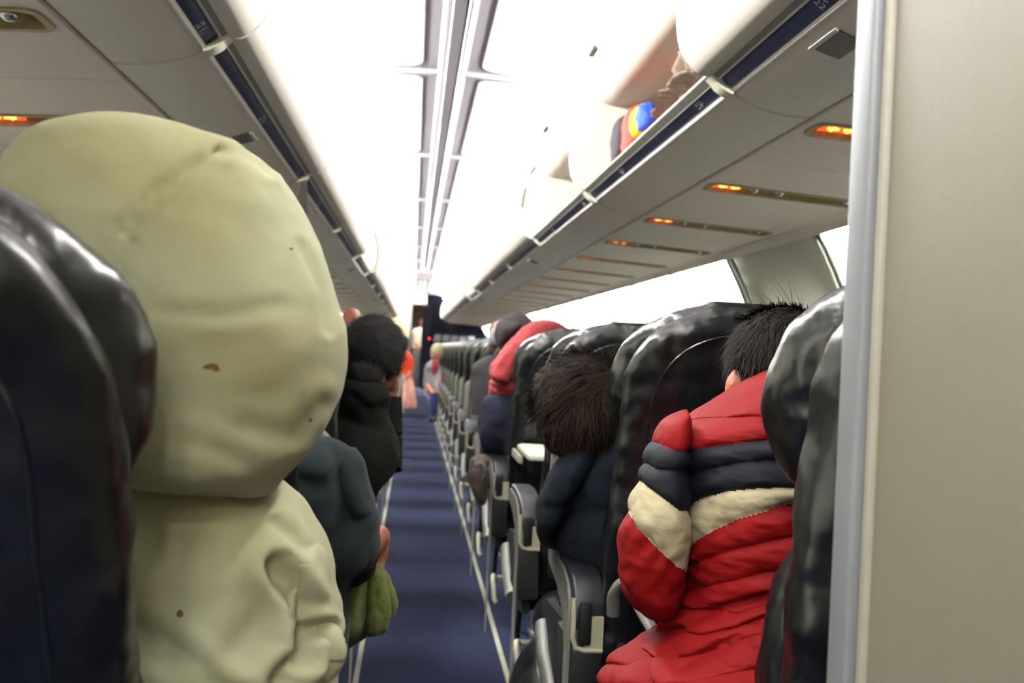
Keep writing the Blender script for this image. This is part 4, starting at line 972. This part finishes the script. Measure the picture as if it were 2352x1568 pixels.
# 12 --- red, navy and cream puffer jacket, nearest right seat
Yj = 1.03
t = person('person with short black hair in a red, navy and cream quilted puffer jacket', tuple(A(1700, 1500, Yj)))
hh = A(1800, 850, Yj+.14); rh = rotm(-6, 10, -16)
b = body(t, [('ell', hh, (.068, .084, .078), rh), ('ell', A(1800, 900, Yj+.18), (.052, .055, .06), rh), ('cap', A(1785, 900, Yj+.10), A(1800, 980, Yj+.04), .046, .055), ('ell', A(1880, 1150, Yj), (.13, .085, .18)), ('ell', A(1682, 884, Yj+.11), (.010, .016, .026), rotm(0, 12, -20)), ('cap', A(1552, 1040, Yj+.01), A(1508, 1170, Yj+.02), .026, .028), ('cap', A(1508, 1170, Yj+.02), A(1498, 1330, Yj+.05), .028, .03), ('cap', A(1498, 1330, Yj+.06), A(1580, 1320, Yj+.28), .028, .024), ('ell', A(1800, 1400, Yj), (.13, .09, .1))]+hand_prims(A(1580, 1320, Yj+.28), (.1, 1, -.1), (0, 0, 1), 1, .6, .95), M['skin'], .008)
bm = bmesh.new(); hcen = A(1798, 832, Yj+.135); hair_shell(bm, hcen, (.073, .090, .070), rh, .005)
kf = lambda v: v.z > -.78
strands(bm, hcen, (.0745, .0915, .072), rh, 9000, .024, lambda v, n: n*.2+(Vector((.1, -.1, -1)) if v.z < .6 else Vector((-.5, -.8, -.3))), kf, .0009, 4, .35, lift2=.22)
strands(bm, hcen, (.074, .090, .070), rh, 400, .020, lambda v, n: n*.1+Vector((.3, -.5, 0)), lambda v: v.z > .75, .0007, 5, .2)
strands(bm, hcen, (.074, .090, .070), rh, 22, .055, lambda v, n: Vector((-.7, 0, .2)), lambda v: v.z > .9 and v.x < .2, .0005, 6, .4, lift2=1.5)
obj('hair', bm, M['hairblk2'], b, 60)
S = [[(1520, 820), (2000, 780)],
     [(1545, 952), (1597, 926), (1702, 906), (1741, 900), (2000, 880)],
     [(1545, 977), (1602, 962), (1734, 957), (2000, 950)],
     [(1545, 1039), (1555, 1037), (1630, 1026), (1730, 1013), (2000, 1005)],
     [(1545, 1104), (1611, 1081), (1695, 1062), (1790, 1056), (2000, 1050)],
     [(1550, 1175), (1566, 1171), (1590, 1158), (1611, 1144), (1672, 1128), (1750, 1121), (2000, 1118)],
     [(1550, 1300), (1576, 1268), (1597, 1244), (1640, 1218), (1695, 1193), (1799, 1160), (2000, 1130)],
     [(1540, 1322), (1579, 1299), (1667, 1267), (1783, 1241), (2000, 1200)],
     [(1530, 1366), (1570, 1358), (1630, 1345), (1764, 1316), (2000, 1280)],
     [(1505, 1408), (1550, 1392), (1600, 1402), (1690, 1412), (1760, 1392), (2000, 1360)],
     [(1440, 1478), (1490, 1452), (1540, 1448), (1611, 1460), (1700, 1440), (1770, 1408), (2000, 1390)],
     [(1390, 1524), (1440, 1528), (1480, 1508), (1560, 1512), (1640, 1500), (1760, 1450), (2000, 1430)],
     [(1360, 1580), (1450, 1580), (1560, 1570), (1700, 1545), (2000, 1500)],
     [(1360, 1640), (2000, 1600)], [(1360, 1720), (2000, 1700)]]
def qv(lines, X, Y2):
    ys = [lerp_y(l, X) for l in lines]
    if Y2 < ys[0]: return 0.0
    for i in range(len(ys)-1):
        if Y2 < ys[i+1]: return i+(Y2-ys[i])/max(4, ys[i+1]-ys[i])
    return float(len(ys)-1)
def quilt(lines, amp, creases=()):
    def f(p, n, X, Y2, a):
        q = qv(lines, X, Y2); u = q-int(q)
        h = amp*(abs(math.sin(PI*u))**.55)-amp*.5
        edge = max(0, 1-min(u, 1-u)*4)
        h += math.sin(X*.12+Y2*.03+3*math.sin(X*.03))*.0007*edge+fbm((p.x, p.y, p.z*2), 11)*.004+fbm((p.x, p.y, p.z*3), 22)*.0014
        for L, dp, w in creases:
            d = seg_dist(X, Y2, L); h -= dp*math.exp(-(d/w)**2)
        return h
    return f
def tshade(X, Y2):
    q = qv(S, X, Y2); return 0 if q < 3 else 1 if q < 5 else 2 if q < 6 else 0
seamL = [(1548, 935), (1552, 1037), (1560, 1110), (1566, 1172), (1572, 1230), (1574, 1290)]
torso = [(1800, 838, Yj+.05, 30, .03, 20), (1795, 858, Yj+.05, 150, .05, 20), (1790, 884, Yj+.04, 226, .065, 20), (1790, 912, Yj+.03, 262, .078, 18), (1792, 965, Yj+.02, 266, .088, 9), (1800, 1040, Yj+.01, 258, .095), (1808, 1110, Yj, 253, .10), (1815, 1175, Yj, 250, .105, 4), (1822, 1240, Yj, 252, .11, 8), (1815, 1290, Yj, 250, .11, 10), (1804, 1340, Yj, 262, .11, 10), (1790, 1390, Yj-.01, 268, .115, 8), (1772, 1440, Yj-.015, 282, .12, 8), (1740, 1480, Yj-.02, 312, .125, 6), (1722, 1530, Yj-.02, 338, .13, 3), (1712, 1590, Yj-.02, 346, .13), (1712, 1700, Yj, 330, .12), (1715, 1800, Yj, 300, .10)]
bm = bmesh.new(); loft(bm, torso, 380, 260, 2.25, quilt(S, .008, ((seamL, .006, 5), ([(1500, 1460), (1560, 1440), (1640, 1400), (1760, 1370)], .010, 12), ([(1480, 1500), (1486, 1568)], .012, 10), ([(1520, 1560), (1620, 1500), (1740, 1440)], .008, 14))), shade=tshade)
jk = obj('puffer_jacket', bm, [M['red'], M['navyn'], M['whiten']], t, 80, label='quilted jacket with red, navy and cream bands')
T = [[(1400, 900), (1600, 900)], [(1500, 1014), (1553, 1036)], [(1470, 1062), (1486, 1065), (1510, 1078), (1560, 1080)], [(1465, 1100), (1474, 1107), (1509, 1133), (1561, 1173)],
     [(1430, 1165), (1444, 1177), (1463, 1211), (1509, 1258), (1556, 1302), (1580, 1312)], [(1400, 1490), (1600, 1490)]]
def sshade(X, Y2):
    q = qv(T, X, Y2); return 0 if q < 1 else 1 if q < 3 else 2 if q < 4 else 3
M['redd'] = M['red']
def sdisp(p, n, X, Y2, a):
    q = qv(T, X, Y2); u = q-int(q)
    h = (.006*(abs(math.sin(PI*u))**.6)-.002) if q < 4 else .003*min(1, u*6)-.001
    if 3 <= q < 5: h += math.sin((X*.8+Y2*.55)*.16)*.0012*math.exp(-abs(u if q >= 4 else 1-u)*2.4)
    return h+fbm((p.x, p.y, p.z*1.4), 15)*.003
bm = bmesh.new(); loft(bm, [(1566, 945, Yj, 8, .012, 20), (1552, 962, Yj, 26, .035, 16), (1542, 1005, Yj, 38, .048, 6), (1530, 1060, Yj, 46, .052), (1522, 1110, Yj, 52, .056), (1512, 1165, Yj, 68, .06), (1504, 1215, Yj+.005, 78, .062), (1498, 1270, Yj+.01, 79, .062), (1498, 1325, Yj+.015, 72, .06), (1500, 1370, Yj+.02, 58, .055), (1508, 1402, Yj+.03, 34, .04), (1514, 1416, Yj+.04, 10, .015)], 260, 150, 2.1, sdisp, shade=sshade)
sl = obj('sleeve', bm, [M['red'], M['navyn'], M['whiten'], M['red']], jk, 80, label='quilted sleeve with the same bands')
bm = bmesh.new(); loft(bm, [(1500, 1330, Yj+.03, 20, .03), (1512, 1332, Yj+.12, 46, .045), (1520, 1338, Yj+.22, 38, .04), (1524, 1340, Yj+.29, 30, .03)], 30, 30, 2); 
bm.free()
bm = bmesh.new(); tube(bm, [tuple(A(1498, 1340, Yj+.03)), tuple(A(1545, 1336, Yj+.15)), tuple(A(1580, 1322, Yj+.27))], [.036, .036, .032], 24, smooth=20); obj('forearm_sleeve', bm, M['red'], jk, 80)

# trousers and shoes of the seated passengers
def legs(t, hip, knee, foot, m, gap=.17, r=.088):
    for sd in (-.5, .5):
        o = Vector((sd*gap, 0, 0)); h, k, f = Vector(hip)+o, Vector(knee)+o, Vector(foot)+o
        bm = bmesh.new(); tube(bm, [h, (h+k)/2, k-Vector((0, .03, -.01)), k+Vector((0, .01, -.04)), (k+f)/2, f+Vector((0, 0, .06))], [r, r*.95, r*.8, r*.75, r*.62, r*.5], 20, smooth=26); obj('trouser_leg', bm, m, t, 80)
        bm = bmesh.new(); ball(bm, f+Vector((0, .05, .035)), (.042, .12, .036), 16); obj('shoe', bm, M['dark'], t)
persons = [o for o in COL.objects if o.type == 'EMPTY' and o.get('category') == 'person']
for i, x, y, m in ((0, -.46, 1.0, 'jeans'), (1, -.44, 1.78, 'black'), (2, -.44, 2.56, 'black'), (3, -.44, 3.34, 'jeans'), (10, .44, 1.80, 'black'), (11, .44, 1.02, 'jeans')):
    legs(persons[i], (x, y-.10, .50), (x, y+.27, .50), (x, y+.30, .01), M[m])

# ------------------------------------------------------ bags and loose items
bm = bmesh.new(); ball(bm, A(1278, 1430, 2.16), (.055, .12, .066), 28)
for v in bm.verts: v.co += v.co.normalized()*fbm(v.co, 16)*.012
t = thing('black_bag', 'small shiny black leather bag on the floor under the third right seat', 'bag', (A(1278, 1430, 2.16).x, 2.16, 0))
for v in bm.verts: v.co.z = v.co.z
obj('body', bm, M['bagk'], t, 80)
bm = bmesh.new(); tube(bm, [tuple(A(1262, 1405, 2.14)), tuple(A(1275, 1388, 2.12)), tuple(A(1290, 1400, 2.10)), tuple(A(1292, 1425, 2.08))], .004, 8, smooth=14); obj('strap', bm, M['bagk'], t)
bm = bmesh.new(); tube(bm, [tuple(A(1262, 1470, 2.15)), tuple(A(1275, 1482, 2.12)), tuple(A(1290, 1484, 2.11))], .003, 8); obj('zip', bm, M['chrome'], t)
zb = (A(1278, 1430, 2.16).z-.062)
bm = bmesh.new(); ball(bm, Vector((A(1278, 1430, 2.16).x, 2.2, zb/2)), (.10, .15, zb/2+.02), 24); obj('base', bm, M['bagk'], t)
t = thing('backpack', 'dark brown rounded backpack hanging at the armrest of the fourth right seats', 'backpack', tuple(A(1100, 1105, 3.05)))
bm = bmesh.new(); loft(bm, [(1104, 1044, 3.05, 8, .02), (1100, 1054, 3.05, 20, .05), (1098, 1080, 3.05, 21, .06), (1098, 1105, 3.05, 20, .06), (1102, 1130, 3.05, 17, .05), (1108, 1158, 3.05, 8, .02)], 40, 40, 2.3, cloth_disp(.006, 16)); obj('body', bm, M['bagc'], t, 80)
bm = bmesh.new(); tube(bm, [tuple(A(x, y, 3.0)) for x, y in ((1088, 1090), (1094, 1068), (1108, 1066), (1114, 1086), (1106, 1098))], .008, 8, smooth=24); obj('strap', bm, M['charcoal'], t)
# strap hanging from a bin joint on the left
t = thing('hanging_strap', 'dark webbing strap hanging from the left overhead bins', 'strap', tuple(A(698, 405, 3.58)))
bm = bmesh.new(); a, b_ = A(699, 404, 3.585), A(692, 515, 3.585)
prism(bm, [(a.x-.006, a.z), (a.x+.006, a.z), (b_.x+.026, b_.z+.02), (b_.x+.018, b_.z), (b_.x-.014, b_.z), (b_.x-.022, b_.z+.02)], 3.582, 3.588); obj('webbing', bm, M['strap'], t)
bm = bmesh.new(); prism(bm, [(b_.x-.014, b_.z-.022), (b_.x+.01, b_.z-.022), (b_.x+.013, b_.z), (b_.x-.013, b_.z)], 3.578, 3.592); obj('tip', bm, M['white'], t)
bm = bmesh.new(); ball(bm, A(697, 400, 3.585), .012, 10); obj('clip', bm, M['chrome'], t)
# luggage in the open bin on the right
t = thing('taupe_jacket', 'taupe cloth jacket stuffed into the open right overhead bin', 'jacket', (.66, 2.4, 1.64))
f = cloth_disp(.016, 13, [[(1500, 250), (1560, 190), (1640, 150)], [(1560, 130), (1580, 190), (1560, 260)]], .014, 9)
bm = bmesh.new(); loft(bm, [(1506, 268, 2.92, 10, .02), (1522, 245, 2.85, 26, .06), (1545, 215, 2.7, 34, .08), (1575, 190, 2.5, 40, .10), (1610, 170, 2.35, 44, .10), (1648, 150, 2.2, 40, .08)], 50, 50, 2.1, f); obj('body', bm, M['taupe'], t, 80)
bm = bmesh.new(); loft(bm, [(1562, 120, 2.45, 6, .02), (1566, 145, 2.45, 14, .03), (1574, 175, 2.45, 22, .04), (1590, 200, 2.45, 20, .04)], 26, 30, 2, f); obj('sleeve', bm, M['taupe'], t, 80)
t = thing('red_bag', 'red bag with a yellow band and blue pouch in the open overhead bin', 'bag', (.64, 3.1, 1.64))
bm = bmesh.new(); loft(bm, [(1468, 250, 3.16, 16, .05), (1468, 266, 3.16, 34, .09), (1466, 300, 3.16, 37, .10), (1462, 335, 3.16, 34, .10), (1458, 352, 3.16, 26, .08)], 30, 36, 2.6, cloth_disp(.004, 14)); o = obj('body', bm, M['redbag'], t, 80)
bm = bmesh.new(); loft(bm, [(1482, 240, 3.02, 10, .02), (1478, 258, 3.02, 28, .035), (1476, 285, 3.02, 31, .04), (1472, 305, 3.02, 24, .035), (1466, 314, 3.02, 10, .02)], 30, 36, 2.2, cloth_disp(.003, 14)); obj('yellow_band', bm, M['yellow'], t, 80)
bm = bmesh.new(); loft(bm, [(1490, 236, 2.98, 8, .02), (1486, 248, 2.98, 22, .035), (1486, 272, 2.98, 25, .04), (1480, 292, 2.98, 18, .035), (1474, 300, 2.98, 8, .02)], 30, 36, 2.2, cloth_disp(.010, 18)); obj('pouch', bm, M['bluebag'], t, 80, label='blue pouch')
t = thing('charcoal_bag', 'charcoal bag beside the red bag in the open right overhead bin', 'bag', (.62, 3.4, 1.64))
bm = bmesh.new(); loft(bm, [(1432, 268, 3.36, 6, .02), (1426, 285, 3.36, 15, .06), (1420, 320, 3.36, 17, .08), (1417, 355, 3.36, 14, .08), (1414, 375, 3.36, 10, .05)], 30, 34, 2.3, cloth_disp(.004, 12)); obj('body', bm, M['charcoal'], t, 80)
bm = bmesh.new(); tube(bm, [tuple(A(x, y, 3.25)) for x, y in ((1437, 268), (1439, 300), (1441, 330), (1444, 350))], .004, 8); obj('piping', bm, M['redbag'], t)
t = thing('rust_bag', 'rust coloured bag lying deep in the open right overhead bin', 'bag', (.9, 3.0, 1.66))
bm = bmesh.new(); ball(bm, (.90, 3.0, 1.735), (.12, .22, .125), 28)
for v in bm.verts: v.co += Vector((0, 0, 1))*fbm(v.co, 9)*.012
obj('body', bm, M['orangebag'], t, 80)
